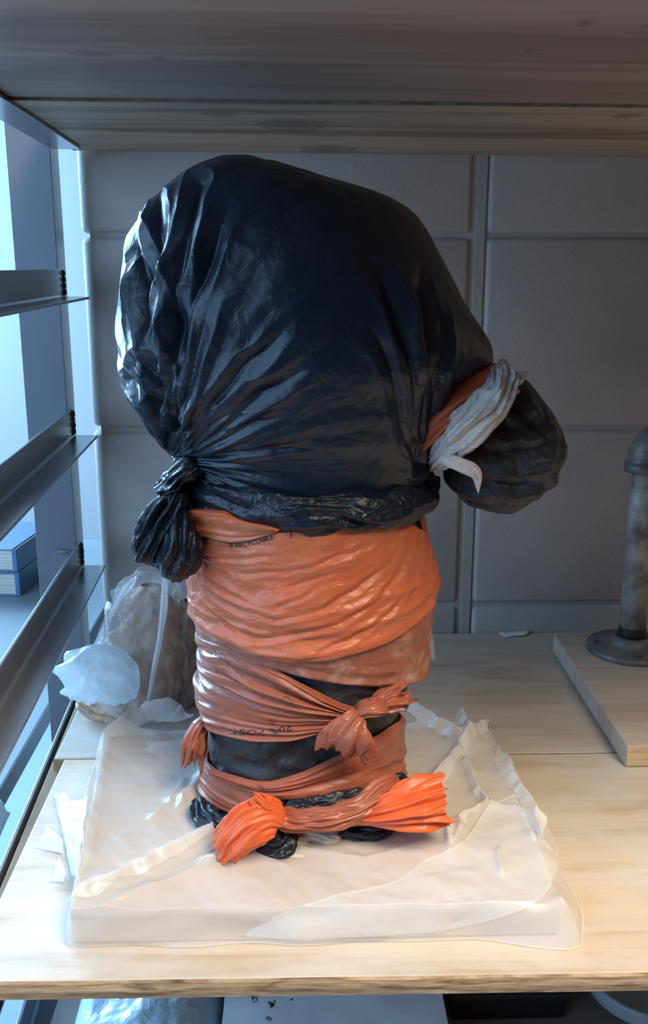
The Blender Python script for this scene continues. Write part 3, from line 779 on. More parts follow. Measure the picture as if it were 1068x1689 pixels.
def band(name, top, bot, mat, off=0.002, fold=0.0016, nfold=9, th0=None, th1=None, full=True, seed=1, offf=None, n_u=300, n_v=70, skew=0.0, taper=1.0, crum=0.0012):
    """a wrapped strip lying on the torso between two edge curves (photo px along the front)"""
    T, Bt = edge_curve(top), edge_curve(bot)
    if full:
        th = np.linspace(-np.pi, np.pi, n_u)
        def ev(C):
            return np.interp(th, np.concatenate([C[:, 0], [0.001, np.pi]]), np.concatenate([C[:, 1], [C[-1, 1], C[0, 1]]]))
    else:
        th = np.linspace(th0, th1, n_u)
        def ev(C): return np.interp(th, C[:, 0], C[:, 1])
    zt, zb = ev(T), ev(Bt)
    k = np.ones(9)/9; pad = lambda a: np.convolve(np.pad(a, 4, mode='edge'), k, mode='valid')
    zt, zb = pad(zt), pad(zb)
    t = np.linspace(0, 1, n_v)
    Z = zt[:, None]+(zb-zt)[:, None]*t[None]
    TH = np.repeat(th[:, None], n_v, 1)
    s = (TH+np.pi)
    wob = 0.9*vnoise(stk([s*0.9, t[None]*2+0*s, 0*s], -1), seed+3)
    f1 = tri(t[None]*nfold+wob+skew*s)*1.0
    f2 = vnoise(stk([s*1.6, t[None]*nfold*1.9+skew*s*2+wob, 0*s+seed], -1), seed+5)
    msk = 0.12+0.95*np.clip(vnoise(stk([s*1.1, t[None]*3, 0*s], -1), seed+11)+0.5, 0, 1)
    edgep = np.minimum(1, np.minimum(t, 1-t)*n_v/4.0)
    o = off+fold*msk*(0.55*(f1-0.5)+0.75*f2)
    P0 = core_pt(TH, Z)
    o = o+crum*crumple(P0*[1, 1, 1.6], 70, 6, seed+20)
    if offf is not None: o = o+offf(TH, t[None]+0*TH, Z)
    o = np.maximum(o, 0.0006)
    o = o*(0.35+0.65*edgep)[None]
    if not full:
        e = np.minimum(1, np.minimum(np.arange(n_u), n_u-1-np.arange(n_u))/5.0); o = o*(0.3+0.7*e)[:, None]
    G = core_pt(TH, Z, o)
    ob = grid_obj(name, G, mat, bust, solid=0.0)
    return ob, G
BVH = {}
def remember(key, G):
    BVH[key] = BVHTree.FromPolygons([V(p) for p in G.reshape(-1, 3)], [tuple(f) for f in grid_faces(*G.shape[:2]).tolist()])
# dusty wrap, lowest of the upper pair: hangs like a skirt at the right
o, G = band('dusty_wrap', [(330, 1020), (430, 1060), (560, 1050), (700, 990)], [(338, 1070), (430, 1096), (486, 1112), (540, 1124), (600, 1131), (640, 1130), (672, 1127), (690, 1122)], M['orange_dust'], 0.0028, 0.0014, 4, seed=3,
     offf=lambda TH, t, Z: 0.0075*t**2*sm(-1.2, 0.0, TH)*sm(1.8, 0.6, TH)+0.0015)
o['label'] = 'dusty pale orange plastic with a grey film of clay'
# bright upper wrap
o, G = band('orange_wrap', [(303, 824), (400, 832), (520, 840), (620, 836), (690, 822)],
     [(322, 1012), (345, 1036), (400, 1066), (440, 1086), (480, 1092), (540, 1088), (600, 1072), (660, 1044), (695, 1006), (710, 958)], M['orange'], 0.0050, 0.0016, 4, seed=8, n_u=420, n_v=130,
     offf=lambda TH, t, Z: 0.0022*np.exp(-((t-0.93)/0.05)**2)+0.0012*np.exp(-((t-0.78)/0.03)**2)+0.0014*np.exp(-((t-0.62)/0.03)**2)*sm(-2.6, -1.6, TH)+w1_creases(TH, Z)+0.0012*(crumple(core_pt(TH, Z)*[1, 1, 2.2], 26, 6, 91, 0.15)), skew=0.25, crum=0.0024)
remember('w1', G)
# folded flap at its upper left
o, G = band('folded_flap', [(303, 834), (350, 836), (386, 838), (404, 850), (440, 860), (470, 868)], [(305, 868), (316, 884), (350, 884), (390, 893), (420, 889), (470, 871)], M['orange'], 0.0068, 0.0012, 2, -np.pi, px_core(468, 868)[0], full=False, seed=12, crum=0.0022, offf=lambda TH, t, Z: 0.0065*(1-t)**1.5)
# pulled wrap running to the knot
kx, ky = 606, 1172
o, G = band('pulled_wrap', [(333, 1040), (380, 1060), (430, 1089), (470, 1110), (520, 1137), (560, 1157), (592, 1166), (kx, ky-5)],
     [(322, 1178), (345, 1197), (380, 1211), (430, 1219), (480, 1216), (530, 1201), (570, 1186), (kx, ky+5)], M['orange_thin'], 0.0050, 0.0042, 9, -np.pi-0.9, px_core(kx, ky)[0], full=False, seed=16, n_u=260, n_v=120, crum=0.0012,
     offf=lambda TH, t, Z: 0.002*sm(-1.9, -1.2, TH))
remember('w3', G)
# lower wraps
o, G = band('lower_wrap', [(336, 1248), (352, 1262), (390, 1277), (440, 1288), (490, 1275), (540, 1251), (590, 1226), (640, 1196), (660, 1180)],
     [(334, 1262), (352, 1276), (410, 1301), (470, 1315), (560, 1311), (620, 1296), (652, 1284), (660, 1280)], M['orange_thin'], 0.0046, 0.0026, 4, full=True, seed=24, crum=0.0013)
remember('w4', G)
o, G = band('side_wrap', [(333, 1254), (352, 1264), (400, 1294), (440, 1312), (470, 1322)], [(330, 1320), (342, 1343), (372, 1362), (420, 1372), (470, 1352)], M['orange_thin'], 0.0036, 0.0022, 4, -np.pi-0.6, px_core(468, 1335)[0], full=False, seed=29)

def gathered(name, path, hw, hd, mat, parent, pleats=7, amp=0.18, twist=0.0, seed=1, ragged=0.0, n_u=96, n_v=70, taper0=True, taper1=False, up=(0, -1, 0), hollow=True, crum=0.0012, freq=50):
    """gathered plastic: a pleated flattened tube along a path; open ragged end at the far side"""
    P = cat(path, n_v); t = np.linspace(0, 1, n_v)
    hw = np.interp(t, np.linspace(0, 1, len(hw)), hw); hd = np.interp(t, np.linspace(0, 1, len(hd)), hd)
    T = np.gradient(P, axis=0); T /= np.linalg.norm(T, axis=1, keepdims=True)
    upv = np.array(up, float); S = np.cross(T, upv); S /= np.linalg.norm(S, axis=1, keepdims=True)+1e-9
    Bn = np.cross(S, T)
    th = np.linspace(0, 2*np.pi, n_u, endpoint=False)
    rs = np.random.RandomState(seed)
    wob = 0.6*vnoise(stk([np.cos(th)[:, None]*1.3+t[None]*1.5, np.sin(th)[:, None]*1.3+0*t[None], t[None]*2+0*th[:, None]], -1), seed)
    pl = tri(pleats*th[:, None]/(2*np.pi)+twist*t[None]+wob)-0.5
    pl2 = vnoise(stk([np.cos(th)[:, None]*pleats*0.6+twist*t[None], np.sin(th)[:, None]*pleats*0.6+0*t[None], t[None]*3+0*th[:, None]], -1), seed+7)
    r = 1+amp*(1.2*pl+0.8*pl2)
    if taper0: r = r*np.sqrt(np.clip(t*9, 0.02, 1))[None]
    if taper1: r = r*np.sqrt(np.clip((1-t)*7, 0.02, 1))[None]
    G = P[None]+S[None]*(hw[None]*np.cos(th)[:, None]*r)[..., None]+Bn[None]*(hd[None]*np.sin(th)[:, None]*r)[..., None]
    if ragged:
        rg = ragged*(vnoise(stk([np.cos(th)*3, np.sin(th)*3, 0*th], -1), seed+2)+0.5*(tri(th*pleats/(2*np.pi)*1.5)-0.5))
        G = G+T[None]*(rg[:, None]*sm(0.5, 1.0, t)[None])[..., None]
    G = G+0.8*crum*(stk([crumple(G, freq, 5, seed+k) for k in range(3)], -1))
    G[..., 2] = np.maximum(G[..., 2], (ZT_+0.003) if parent is bust else 0.001)
    if hollow and not taper1:
        ring = G[:, -1:]; cen = ring.mean(axis=0, keepdims=True)
        in1 = cen+(ring-cen)*0.86-T[-1]*0.002; in2 = cen+(ring-cen)*0.35-T[-1]*max(0.008, hw[-1]*0.6); in3 = cen+(ring-cen)*0.02-T[-1]*max(0.010, hw[-1]*0.8)
        G = np.concatenate([G, in1, in2, in3], 1)
    return grid_obj(name, G, mat, parent, closed=True)
def pts(L): return [at_y(x, y, Y) for x, y, Y in L]
def pxm(n, Y=0.6): return n*Y*1.03/F            # picture length at a depth -> metres
YF = 0.585
# knot of the pulled wrap
gathered('wrap_knot', pts([(585, 1178, .588), (600, 1170, .580), (618, 1166, .580), (632, 1160, .588)]), [pxm(9), pxm(13), pxm(12), pxm(8)], [.007, .009, .009, .006], M['orange_thin'], bust, 6, 0.2, 1.2, 41, taper1=True)
gathered('knot_tail', pts([(610, 1170, .585), (628, 1160, .590), (646, 1150, .596), (660, 1143, .600)]), [pxm(7), pxm(16), pxm(22), pxm(20)], [.005, .010, .014, .013], M['orange_thin'], bust, 9, 0.26, 0.6, 43, ragged=0.006)
gathered('knot_tail', pts([(592, 1174, .580), (584, 1190, .574), (576, 1212, .571), (568, 1236, .573)]), [pxm(10), pxm(22), pxm(42), pxm(44)], [.005, .007, .007, .004], M['orange_thin'], bust, 9, 0.20, 0.2, 47, ragged=0.008)
# tuft at the left
gathered('side_tuft', pts([(345, 1182, .640), (330, 1200, .632), (322, 1225, .628), (318, 1250, .628)]), [pxm(9), pxm(16), pxm(22), pxm(20)], [.005, .008, .010, .008], M['orange_thin'], bust, 6, 0.26, 0.3, 51, ragged=0.012)
# twisted cord and its two bright ends in front of the foot
cord = pts([(446, 1345, .572), (490, 1352, .568), (540, 1350, .566), (590, 1334, .570), (630, 1306, .582), (655, 1282, .600)])
gathered('twisted_cord', cord, [pxm(20), pxm(18), pxm(19), pxm(20), pxm(22), pxm(20)], [.008, .008, .008, .008, .008, .006], M['orange_thin'], bust, 7, 0.22, 4.0, 57, taper1=True, n_v=120)
gathered('cord_end', pts([(462, 1346, .566), (440, 1345, .560), (415, 1358, .556), (392, 1378, .556), (374, 1396, .560)]), [pxm(17), pxm(34), pxm(38), pxm(33), pxm(30)], [.008, .013, .014, .014, .013], M['orange_bright'], bust, 9, 0.15, 0.9, 61, ragged=0.005, n_v=110, n_u=170, crum=0.0022, freq=60)
gathered('cord_flap', pts([(462, 1345, .562), (448, 1336, .556), (432, 1328, .553), (422, 1318, .553)]), [pxm(8), pxm(13), pxm(15), pxm(14)], [.003, .004, .004, .003], M['orange_bright'], bust, 4, 0.2, 0.2, 63, ragged=0.006)
gathered('fan_end', pts([(572, 1350, .574), (610, 1343, .572), (650, 1335, .570), (690, 1326, .572), (727, 1319, .576)]), [pxm(8), pxm(17), pxm(30), pxm(39), pxm(42)], [.005, .009, .014, .018, .016], M['orange_bright'], bust, 12, 0.22, 0.25, 67, ragged=0.007, n_v=110, n_u=220, crum=0.0018, freq=60)
# black foot of the inner bag
def zp(L): return [at_z(x, y, z) for x, y, z in L]
for pth, hw_, sd_ in (([(326, 1316, .034), (334, 1342, .030), (354, 1362, .028), (380, 1372, .026)], [.004, .008, .009, .006], 71), ([(330, 1338, .026), (350, 1366, .026), (372, 1376, .025)], [.004, .006, .004], 72),
                     ([(420, 1368, .030), (438, 1390, .028), (462, 1392, .029), (482, 1368, .032)], [.005, .010, .011, .007], 73), ([(545, 1366, .030), (585, 1370, .028), (620, 1368, .029), (655, 1352, .030)], [.004, .007, .007, .004], 75),
                     ([(642, 1322, .040), (656, 1300, .046), (664, 1276, .056)], [.004, .008, .005], 77), ([(470, 1330, .046), (520, 1334, .045), (570, 1326, .046), (615, 1312, .048)], [.006, .010, .010, .006], 79)):
    gathered('foot_fold', zp(pth), hw_, [0.8*h for h in hw_], M['black_crinkle'], bust, 7, 0.28, 0.9, sd_, taper1=True, up=(0, -.7, .7), crum=0.0024, freq=70)

# ---- the head: a large black bag over the top
head_rows = [(256, 392, 412), (259, 368, 438), (268, 345, 482), (292, 305, 552), (320, 280, 628), (350, 250, 674), (380, 224, 699), (420, 211, 724), (470, 198, 750), (520, 194, 770),
             (560, 193, 780), (588, 194, 779), (602, 195, 775), (622, 198, 764), (645, 208, 750), (672, 230, 738), (700, 254, 727), (718, 280, 720), (740, 292, 713), (765, 298, 706), (790, 304, 700), (806, 312, 692)]
hry = [.004, .018, .034, .058, .076, .088, .096, .103, .108, .110, .109, .106, .105, .103, .100, .097, .093, .088, .084, .080, .077, .075, .072]
HS = loft(head_rows, YC, hry, n_v=420)
th = np.linspace(0, 2*np.pi, 620, endpoint=False)
HG = body_pts(HS, th); HG[..., 1] += YC
thw = (th+np.pi) % (2*np.pi)-np.pi; ztip = float(at_y(812, 598, YC)[2]); dz_ = HG[..., 2]-ztip
HG[..., 0] += 0.0150*np.exp(-(thw/0.55)**2)[:, None]*np.where(dz_ > 0, np.exp(-(dz_/0.030)**2), np.exp(-(dz_/0.0075)**2))
hn = outward(HG)
XZ = HG[..., [0, 2]]
def pz(L, Y=YC-0.06): return [at_y(x, y, Y)[[0, 2]] for x, y in L]
fr = sm(0.3, -0.35, np.sin(th))[:, None]      # front half
bk = 1-0.0*fr
CRE = [([(289, 722), (299, 611), (332, 479), (362, 395), (385, 330)], 0.0045, 0.0075), ([(291, 722), (345, 528), (359, 468)], 0.0040, 0.0055), ([(295, 726), (378, 627), (440, 566), (485, 520)], 0.0040, 0.0040),
       ([(288, 722), (262, 611), (243, 467), (275, 376), (291, 322)], 0.0060, 0.0100), ([(288, 722), (282, 640), (300, 540), (310, 470)], 0.0035, 0.0060), ([(691, 772), (684, 662), (672, 587), (642, 493), (590, 411)], 0.0045, 0.0060),
       ([(702, 772), (706, 624), (698, 512), (680, 430)], 0.0045, 0.0060), ([(714, 720), (725, 560), (715, 475)], 0.0040, 0.0045), ([(694, 772), (660, 700), (640, 600), (600, 520)], 0.0045, 0.0040),
       ([(296, 735), (420, 640), (520, 590)], 0.0045, 0.0035), ([(298, 745), (400, 690), (500, 660)], 0.0038, 0.0030), ([(298, 755), (420, 735), (540, 730)], 0.0030, 0.0022),
       ([(230, 600), (265, 640), (256, 690)], 0.005, 0.0060), ([(205, 630), (245, 655), (285, 716)], 0.005, 0.0060), ([(222, 380), (238, 470), (230, 590)], 0.005, 0.0070), ([(262, 335), (258, 420), (285, 520)], 0.004, 0.0050),
       ([(330, 300), (310, 400), (300, 520), (293, 640)], 0.0045, 0.0050)]
d = 0.0030*vnoise(HG*11, 2)+0.0005*fbm(HG*38, 3, 7)
wXZ = XZ+0.0022*stk([vnoise(HG*60, 3), vnoise(HG*60, 4)], -1)
for p, w, dp in CRE: d = d+fr*crease(wXZ, pz(p), w, dp)
pp = np.array(at_y(296, 752, YC-0.04))[[0, 2]]
dv = XZ-pp; rr = np.linalg.norm(dv, axis=-1); ph = np.arctan2(dv[..., 1], dv[..., 0])
pleat = tri(ph*6.2+0.5*vnoise(HG*12, 14))-0.5+0.7*vnoise(stk([ph*9, rr*14, 0*rr], -1), 15)
d = d+fr*0.0050*pleat*np.exp(-rr/0.045)*sm(0.0, 0.02, rr)+fr*0.0003*pleat*np.exp(-rr/0.14)
lobe = sm(float(at_y(330, 500, YC)[0]), float(at_y(250, 500, YC)[0]), XZ[..., 0])
d = d+lobe*(0.0120*crumple(HG*[1, 1, 0.65], 15, 7, 33, 0.12)+0.0030*crumple(HG, 36, 6, 35, 0.12))
d = d+(1-lobe)*(0.0013*crumple(HG*[1, 1, 0.7], 26, 6, 36, 0.12)+0.0007*crumple(HG*[1, 1, 0.6], 55, 7, 37))
bt = sm(float(at_y(500, 740, YC)[2]), float(at_y(500, 800, YC)[2]), XZ[..., 1])
d = d+bt*0.0022*crumple(HG*[0.6, 0.6, 2.2], 45, 7, 38)
kk = np.clip(np.minimum(np.arange(420), 419-np.arange(420))/16.0, 0.0, 1)
HG = HG+hn*(d*kk)[..., None]
o = grid_obj('head_bag', HG, M['black'], bust, closed=True); o['label'] = 'large glossy black bag over the head'
# rolled waist fold
wf = [(768, 306, 700), (776, 303, 712), (788, 301, 722), (802, 302, 724), (816, 304, 720), (828, 308, 704), (836, 314, 690)]
WS = loft(wf, YC, [.074, .079, .0835, .085, .0835, .079, .073], n_v=90)
th = np.linspace(0, 2*np.pi, 420, endpoint=False)
WG = body_pts(WS, th); WG[..., 1] += YC
WG[..., 2] += -0.0035*np.cos(th+0.3)[:, None]+0.001
wn = outward(WG)
s = th[:, None]*3; tv = np.linspace(0, 1, 90)[None]
d = 0.0050*(tri(tv*3.3+0.6*vnoise(stk([s*0.7, tv*2+0*s, 0*s*tv], -1), 3))-0.5)*(0.5+0.5*vnoise(stk([s, tv*3, 0*s*tv], -1), 8))+0.0032*crumple(WG*[0.6, 0.6, 2.0], 48, 8, 51)+0.001*fbm(WG*[50, 50, 130], 3, 5)
kk = np.clip(np.minimum(np.arange(90), 89-np.arange(90))/6.0, 0.1, 1)
WG = WG+wn*(d*kk)[..., None]
grid_obj('waist_fold', WG, M['black_crinkle'], bust, closed=True)
# knot and hanging ends at the left
gathered('bag_knot', pts([(330, 765, .600), (306, 776, .605), (290, 790, .612), (272, 804, .618), (262, 806, .620)]), [pxm(20), pxm(16), pxm(18), pxm(14), pxm(9)], [.010, .012, .013, .010, .006], M['black_crinkle'], bust, 7, 0.24, 1.4, 81, taper1=True)
gathered('bag_tail', pts([(300, 792, .615), (288, 825, .614), (268, 865, .612), (250, 900, .612), (238, 925, .614)]), [pxm(14), pxm(24), pxm(30), pxm(31), pxm(24)], [.009, .014, .017, .017, .012], M['black_crinkle'], bust, 9, 0.30, 0.8, 83, taper1=True, n_v=90, n_u=130, crum=0.0022)
gathered('bag_tail', pts([(306, 810, .628), (304, 850, .618), (300, 890, .606), (294, 920, .604), (288, 952, .608)]), [pxm(12), pxm(22), pxm(33), pxm(37), pxm(24)], [.008, .014, .020, .021, .012], M['black_crinkle'], bust, 7, 0.2, 0.6, 87, taper1=True, n_v=90, n_u=130, crum=0.0036)

# ---- the arm at the right
gathered('arm_wrap', pts([(690, 720, .640), (725, 690, .632), (760, 662, .632), (795, 640, .640), (830, 625, .650)]), [pxm(44), pxm(44), pxm(40), pxm(40), pxm(40)], [.026, .028, .028, .026, .024], M['orange_dark'], bust, 8, 0.12, 1.5, 91, taper1=True)
arm_rows = [(618, 842, 850), (626, 828, 862), (650, 800, 884), (680, 772, 908), (715, 752, 926), (745, 738, 928), (765, 730, 924), (795, 738, 914), (815, 756, 893), (830, 788, 868), (837, 822, 846)]
def armfold(G):
    X = G[..., [0, 2]]; d = 0.0070*crumple(G, 45, 6, 93, 0.1)
    for p, w, dp in (([(760, 690), (830, 705), (905, 690)], .004, .004), ([(745, 720), (800, 745), (880, 735), (934, 722)], .0035, .004), ([(740, 745), (790, 790), (850, 800), (905, 790)], .004, .005), ([(735, 770), (775, 800), (840, 825)], .004, .004), ([(800, 665), (840, 735), (850, 800)], .004, .0035), ([(810, 650), (870, 690), (930, 740)], .0035, .004)):
        d = d+crease(X, [at_y(x, y, .64)[[0, 2]] for x, y in p], w, dp)
    return d
lump('arm_bag', arm_rows, .668, [.004, .016, .030, .038, .042, .042, .041, .036, .030, .020, .005], M['black_haze'], bust, 0.0035, 90, 95, 260, 200, alpha_fold=0.0004, extra=armfold)
gathered('paper_band', pts([(708, 776, .628), (736, 742, .610), (770, 706, .600), (804, 672, .602), (826, 634, .612), (828, 594, .632)]), [pxm(9), pxm(21), pxm(29), pxm(29), pxm(22), pxm(13)], [.006, .011, .012, .012, .011, .006], M['white_band'], bust, 9, 0.28, 0.8, 97, taper1=True, n_v=190, n_u=190, crum=0.0060, freq=58)['label'] = 'torn off-white strip tied round the arm'
gathered('band_end', pts([(822, 640, .612), (838, 630, .616), (856, 622, .620), (874, 612, .622)]), [pxm(12), pxm(13), pxm(10), pxm(2)], [.003, .003, .002, .001], M['white_band'], bust, 3, 0.22, 0.3, 99, taper1=True)
gathered('band_end', pts([(722, 752, .604), (748, 762, .598), (772, 772, .596), (786, 784, .597), (788, 814, .600)]), [pxm(8), pxm(12), pxm(13), pxm(9), pxm(2)], [.003, .003, .003, .002, .001], M['white_band'], bust, 3, 0.2, 0.3, 101, taper1=True)
# clear film edge sticking out behind the waist
sheet('film_edge', [at_y(698, 1000, .70), at_y(712, 1030, .715), at_y(717, 1090, .715), at_y(698, 1095, .70)], M['clear'], bust, 0.002, 60, 7, n=24)

# ---- print on the orange plastic
def text_mesh(txt, size=1.0):
    cu = bpy.data.curves.new('txt', 'FONT'); cu.body = txt; cu.size = size; cu.align_x = 'CENTER'; cu.align_y = 'CENTER'; cu.offset = 0.012; cu.resolution_u = 3
    ob = bpy.data.objects.new('txt', cu); COL.objects.link(ob)
    dg = bpy.context.evaluated_depsgraph_get(); me = bpy.data.meshes.new_from_object(ob.evaluated_get(dg))
    vs = np.array([v.co[:] for v in me.vertices]).reshape(-1, 3); fs = [tuple(p.vertices) for p in me.polygons]
    bpy.data.objects.remove(ob); bpy.data.curves.remove(cu); bpy.data.meshes.remove(me)
    return vs, fs
def on_surface(key, x, y, lift=0.0005):
    r = V(ray(x, y)).normalized(); loc, n_, i_, ds = BVH[key].ray_cast(V(CAM), r)
    if loc is None: return None
    if n_.dot(r) > 0: n_ = -n_
    return loc+n_*lift
def printed(txt, key, curve, hpx, mat, name='printed_text', flip=False):
    """lettering wrapped on a strip of plastic along a picture curve"""
    vs, fs = text_mesh(txt)
    w = vs[:, 0].max()-vs[:, 0].min(); C = cat(np.array(curve, float), 60); x0 = vs[:, 0].min()
    Lc = np.concatenate([[0], np.cumsum(np.linalg.norm(np.diff(C, axis=0), axis=1))]); tot = Lc[-1]
    hh = vs[:, 1].max()-vs[:, 1].min(); out = []
    for v in vs:
        u = (v[0]-x0)/w; h = v[1]/hh*hpx
        if flip: u, h = 1-u, -h
        s = u*tot; px = np.array([np.interp(s, Lc, C[:, 0]), np.interp(s, Lc, C[:, 1])])
        a = np.array([np.interp(min(s+2, tot), Lc, C[:, k])-np.interp(max(s-2, 0), Lc, C[:, k]) for k in (0, 1)]); a /= np.linalg.norm(a)
        nrm = np.array([a[1], -a[0]])
        p = on_surface(key, *(px+nrm*h))
        out.append(p)
    ok = [p is not None for p in out]
    fs = [f for f in fs if all(ok[i] for i in f)]
    out = [p if p is not None else Vector((0, YC, .2)) for p in out]
    return link_mesh(name, [tuple(p) for p in out], fs, mat, bust, False)
def inkline(key, pxs, wpx, mat, name='printed_line'):
    C = cat(np.array(pxs, float), 40); vv, ff = [], []
    for i, c in enumerate(C):
        a = C[min(i+1, 39)]-C[max(i-1, 0)]; a /= np.linalg.norm(a)+1e-9; nn = np.array([a[1], -a[0]])*wpx/2
        p, r2 = on_surface(key, *(c+nn), 0.0006), on_surface(key, *(c-nn), 0.0006)
        if p is None or r2 is None: continue
        vv += [tuple(p), tuple(r2)]
    for i in range(len(vv)//2-1): ff.append((2*i, 2*i+1, 2*i+3, 2*i+2))
    if ff: link_mesh(name, vv, ff, mat, bust, False)
printed('& RECYCLABLE', 'w1', [(378, 899), (410, 897), (450, 885)], 8, M['ink'])
inkline('w1', [(342, 898), (341, 888), (360, 892), (380, 896), (410, 893), (440, 882), (460, 877), (476, 875)], 1.6, M['ink'])
inkline('w1', [(476, 875), (479, 879), (480, 887)], 1.6, M['ink'])
printed('20% POST', 'w3', [(380, 1206), (430, 1208), (482, 1200)], 10, M['ink'], flip=True)
for c in ([(352, 1076), (375, 1094), (404, 1116)], [(356, 1104), (378, 1117), (398, 1128)], [(452, 1134), (480, 1148), (510, 1160)]):
    C = np.array(c, float)
    rs = random.Random(len(c)*7+int(c[0][0]))
    for k in range(7):
        u = k/7.0; p = C[0]+(C[-1]-C[0])*u; dx = (C[-1]-C[0])/7*0.62
        inkline('w3', [p+[rs.uniform(-1, 1), rs.uniform(-3, 1)], p+dx*0.5+[0, rs.uniform(-1, 4)], p+dx+[rs.uniform(-1, 1), rs.uniform(-3, 2)]], 1.7, M['ink_soft'], 'worn_print')
inkline('w3', [(461, 1153), (472, 1150), (481, 1158), (478, 1162), (468, 1160), (461, 1154)], 1.2, M['ink_soft'], 'worn_print')
inkline('w3', [(442, 1184), (450, 1195), (453, 1186)], 1.5, M['ink_soft'], 'worn_print')
for c in ([(426, 1296), (442, 1305)], [(506, 1311), (530, 1310)], [(540, 1309), (575, 1307)], [(622, 1288), (640, 1284)], [(624, 1296), (640, 1294)]):
    C = np.array(c, float); rs = random.Random(int(c[0][0]))
    for k in range(4):
        p = C[0]+(C[1]-C[0])*k/4.0; dx = (C[1]-C[0])/4*0.6
        inkline('w4', [p+[0, rs.uniform(-3, 0)], p+dx*.5+[0, rs.uniform(0, 3)], p+dx+[0, rs.uniform(-3, 0)]], 1.6, M['ink_soft'], 'worn_print')

# crumpled tissue at the foot
tg = empty('tissue', tuple(at_z(515, 1378, ZT)))
tag(tg, 'small crumpled off-white tissue tucked under the front of the sculpture', 'tissue')
gathered('tissue_fold', [at_z(478, 1378, ZT+.006), at_z(500, 1372, ZT+.008), at_z(520, 1374, ZT+.008), at_z(545, 1380, ZT+.006), at_z(562, 1382, ZT+.004)], [.004, .006, .0055, .005, .003], [.004, .005, .005, .004, .002], M['white_band'], tg, 6, 0.25, 0.8, 111, taper1=True, up=(0, -.6, .8))
gathered('tissue_fold', [at_z(470, 1390, ZT+.004), at_z(486, 1382, ZT+.006), at_z(510, 1384, ZT+.005)], [.003, .007, .004], [.003, .004, .003], M['white_band'], tg, 5, 0.25, 0.8, 113, taper1=True, up=(0, -.6, .8))

# ------------------------------------------------------------------ clear crumpled bag with brown paper, behind at the left
cb = empty('plastic_bag', tuple(at_z(230, 1190, 0)*np.array([1, 1, 0])))
tag(cb, 'crumpled clear plastic bag holding brown paper, behind the sculpture beside the rack', 'bag')
YB = 0.845
lump('brown_paper', [(965, 232, 262), (985, 212, 285), (1030, 192, 302), (1080, 190, 308), (1130, 185, 305), (1165, 178, 292), (1190, 186, 268), (1204, 200, 235)], YB, [.006, .016, .028, .036, .040, .036, .026, .008], M['brown_paper'], cb, 0.011, 55, 121, 170, 140, zmin=0.0012)
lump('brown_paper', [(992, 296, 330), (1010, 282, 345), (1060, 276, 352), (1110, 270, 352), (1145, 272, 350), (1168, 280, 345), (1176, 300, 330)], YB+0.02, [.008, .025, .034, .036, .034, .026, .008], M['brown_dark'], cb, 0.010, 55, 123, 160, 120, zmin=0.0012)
lump('bag_film', [(938, 226, 288), (945, 220, 294), (970, 196, 298), (1010, 178, 302), (1050, 162, 306), (1090, 158, 310), (1130, 160, 308), (1160, 162, 300), (1185, 178, 284), (1202, 195, 250), (1206, 205, 235)], YB-0.012, [.010, .020, .030, .038, .043, .047, .048, .045, .036, .022, .006], M['clear'], cb, 0.010, 65, 125, 220, 180, zmin=0.0010)
gathered('bag_mouth', pts([(214, 1150, .800), (196, 1128, .795), (172, 1114, .790), (142, 1112, .790), (116, 1116, .795)]), [pxm(20, .8), pxm(42, .8), pxm(50, .8), pxm(46, .8), pxm(34, .8)], [.012, .022, .026, .024, .018], M['clear_white'], cb, 5, 0.10, 1.3, 127, ragged=0.004, n_u=170, n_v=110, crum=0.0065, freq=60)
for pth in ([(272, 946, .824), (270, 1000, .803), (258, 1080, .789), (243, 1165, .795)], [(226, 950, .826), (198, 985, .822), (178, 1025, .822)]):
    gathered('film_fold', pts(pth), [pxm(5, .8), pxm(6, .8), pxm(4, .8), pxm(3, .8)], [.002, .003, .003, .002], M['fold_film'], cb, 5, 0.3, 0.5, 131, taper1=True)
gathered('bag_neck', pts([(128, 1158, .822), (160, 1170, .812), (190, 1180, .80), (212, 1192, .80)]), [pxm(12, .8), pxm(15, .8), pxm(16, .8), pxm(12, .8)], [.008, .010, .010, .006], M['brown_paper'], cb, 8, 0.3, 0.8, 129, taper1=True, crum=0.003)
sp = at_z(846, 1040, 0.0006)
sheet('paper_scrap', [at_z(820, 1044, .0008), at_z(872, 1040, .0008), at_z(868, 1047, .0012), at_z(832, 1051, .0008)], M['paper'], None, 0.0006, 60, 9, n=12)
tag(bpy.data.objects['paper_scrap'], 'small pale paper scrap at the foot of the block wall', 'scrap')

# ------------------------------------------------------------------ pipe armature stand at the right
ZA = 0.0195
a0, a1 = at_z(1033, 1230, ZA), at_z(912, 1046, ZA)
st = empty('armature_stand', (a0[0]+0.1, 0.9, 0)); tag(st, 'plywood offcut with iron pipe flange and galvanised pipe, at the right', 'armature stand')
dr = np.array([0.0, 0.0]); ex = np.array([math.cos(math.atan2(a1[0]-a0[0], a1[1]-a0[1])), -math.sin(math.atan2(a1[0]-a0[0], a1[1]-a0[1]))])
Aq = [a0[:2], a0[:2]+ex*0.27, a1[:2]+ex*0.27, a1[:2]]
top_y = min(WY-0.004, a1[1]); sc_ = (top_y-a0[1])/(a1[1]-a0[1])
Aq[3] = a0[:2]+(a1[:2]-a0[:2])*sc_; Aq[2] = Aq[3]+np.array([0.27, 0.0]); Aq[1] = a0[:2]+np.array([0.27, 0.004])
mb = MB(); mb.prism([tuple(p) for p in Aq], 0.0003, ZA); mb.build('board', M['ply_small'], st, bevel=0.0012)
mb = MB(); y_ = a0[1]-0.0008
